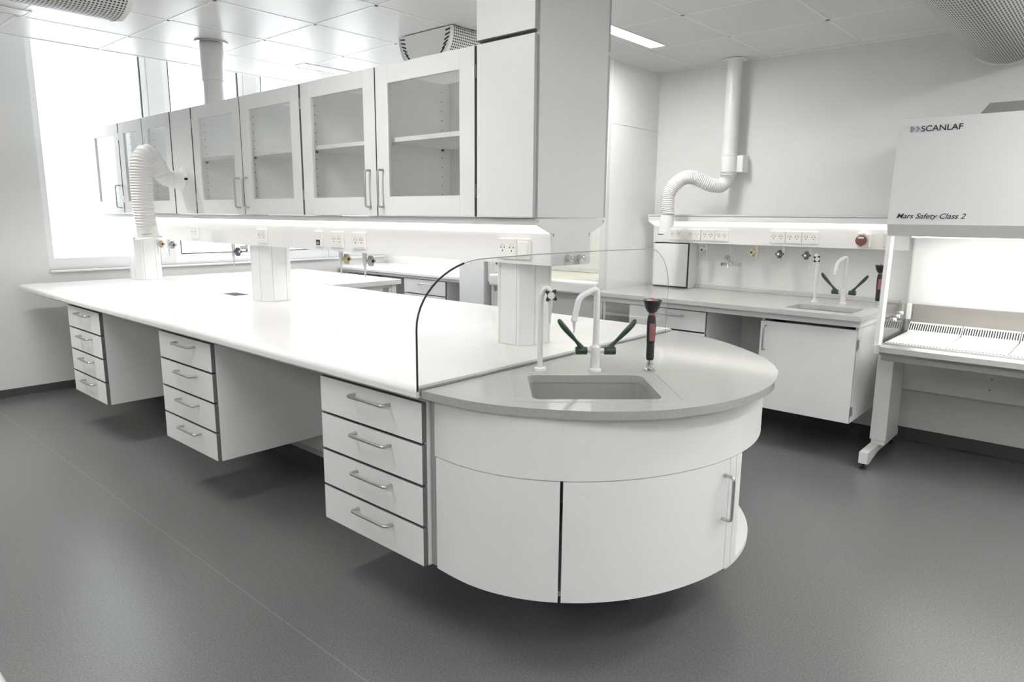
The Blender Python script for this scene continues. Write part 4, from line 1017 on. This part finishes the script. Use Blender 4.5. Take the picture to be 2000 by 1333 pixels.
bm = B(); box(bm, 4.32, 4.72, KY0+0.1, KY1-0.1, 1.345, 1.359, 0.001); obj('work_lamp', bm, LITH, t)
for i, (x, z) in enumerate(((4.87, 0.86), (4.87, 0.872), (4.87, 0.884))):
    bm = B(); lathe(bm, [(0.011, KY1-0.0155), (0.011, KY1-0.030), (0.009, KY1-0.032), (0.0, KY1-0.032)], (4.50+i*0.075, 0, z), 'Y', 16); obj('service_plug', bm, PLAST, t)
bm = B(); box(bm, 4.80, 4.835, KY1-0.040, KY1-0.014, 0.83, 0.93, 0.004); obj('outlet_cover', bm, PLAST, t)
bm = B(); box(bm, 4.90, 4.915, KY0+0.002, KY1-0.02, 0.37, 0.66, 0.001); bp = obj('lower_back_panel', bm, WHITE, t)
for y, z in ((0.513, 0.505), (0.516, 0.438)):
    bm = B(); lathe(bm, [(0.004, 4.8995), (0.003, 4.8985), (0.0, 4.8985)], (0, y, z), 'X', 10); obj('screw', bm, BLACK, bp)
for ya, yb in ((0.94, 1.027), (-0.225, -0.14)):
    bm = B(); box(bm, 4.42, 4.70, ya, yb, 0.137, 0.672, 0.003); lg = obj('leg', bm, WHITE2, t)
    bm = B(); box(bm, 4.436, 4.69, ya+0.006, yb-0.006, 0.105, 0.137, 0.002); obj('leg_sleeve', bm, WHITE2, lg)
    yc = yb-0.024 if ya > 0 else ya+0.024
    bm = B(); prism(bm, [(4.222, 0.038), (4.262, 0.030), (4.43, 0.060), (4.92, 0.060), (4.92, 0.105), (4.222, 0.105)], yc-0.024, yc+0.024, 'Y'); obj('foot_bar', bm, WHITE2, lg)
    for x in (4.243, 4.88):
        bm = B(); lathe(bm, [(0.018, 0.0), (0.019, 0.004), (0.016, 0.010), (0.005, 0.013), (0.005, 0.045), (0.0, 0.045)], (x, yc, 0), n=18); obj('levelling_foot', bm, BLACK, lg)
    bm = B(); box(bm, 4.46, 4.60, ya+0.01, yb-0.01, 0.672, 0.69, 0.001); obj('mounting_plate', bm, STEEL2, lg)

def lettering(text, ya, yb, z0, z1, m, parent, shear=0.0, name='lettering', bold=0.0):
    """raised lettering on the leaning front of the cabinet; ya (left in view, larger Y) to yb"""
    cu = bpy.data.curves.new('tmp_text', 'FONT'); cu.body = text; cu.size = 1.0; cu.extrude = 0.002; cu.shear = shear; cu.offset = bold; cu.resolution_u = 6
    o = bpy.data.objects.new('tmp_text', cu); COL.objects.link(o)
    dg = bpy.context.evaluated_depsgraph_get(); dg.update()
    me = bpy.data.meshes.new_from_object(o.evaluated_get(dg))
    bpy.data.objects.remove(o); bpy.data.curves.remove(cu)
    xs = [v.co.x for v in me.vertices]; ys = [v.co.y for v in me.vertices]
    lo, hi = min(xs), max(xs); sx = (ya-yb)/(hi-lo); cap = max(ys); sz = (z1-z0)/cap
    lean = 0.04/0.55
    for v in me.vertices:
        y = ya-(v.co.x-lo)*sx; z = z0+v.co.y*sz; d = 0.0006+v.co.z*0.3
        v.co = (KX+(z-1.416)*lean-d, y, z)
    me.flip_normals() if hasattr(me, 'flip_normals') else None
    bm = B(); bm.from_mesh(me); bpy.data.meshes.remove(me)
    bmesh.ops.recalc_face_normals(bm, faces=bm.faces)
    return obj(name, bm, m, parent)
lettering('SCANLAF', 0.893, 0.706, 1.897, 1.926, INK, t, 0.0, bold=0.012)
lettering('Mars Safety Class 2', 0.958, 0.641, 1.448, 1.474, INK, t, 0.32, bold=0.008)
bm = B()
for y0 in (0.944, 0.921):
    pts = [(y0, 1.896), (y0-0.012, 1.896), (y0-0.024, 1.911), (y0-0.012, 1.926), (y0, 1.926)] if y0 > 0.93 else [(y0, 1.896), (y0-0.012, 1.896), (y0-0.024, 1.911), (y0-0.012, 1.926), (y0, 1.926), (y0-0.011, 1.911)]
    xx = KX+(1.911-1.416)*0.04/0.55
    prism(bm, pts, xx-0.0025, xx+0.002, 'X')
obj('arrow_emblem', bm, INKB, t)

# ================================================================== bench at the lower left corner
t = thing('aisle_bench', 'white bench edge at the lower left corner of the aisle', 'bench', (-0.3, 1.8, 0))
bm = B()
pr = nosed(-0.155, 0.74, 0.860, 0.90, 0.022, True); prism(bm, [(-a, z) for a, z in pr], -0.6, 3.6, 'Y'); obj('worktop', bm, TOP, t)
for y in (-0.5, 1.5, 3.5):
    bm = B(); box(bm, -0.70, 0.10, y-0.02, y+0.02, 0.0, 0.86, 0.002); obj('end_panel', bm, WHITE, t)
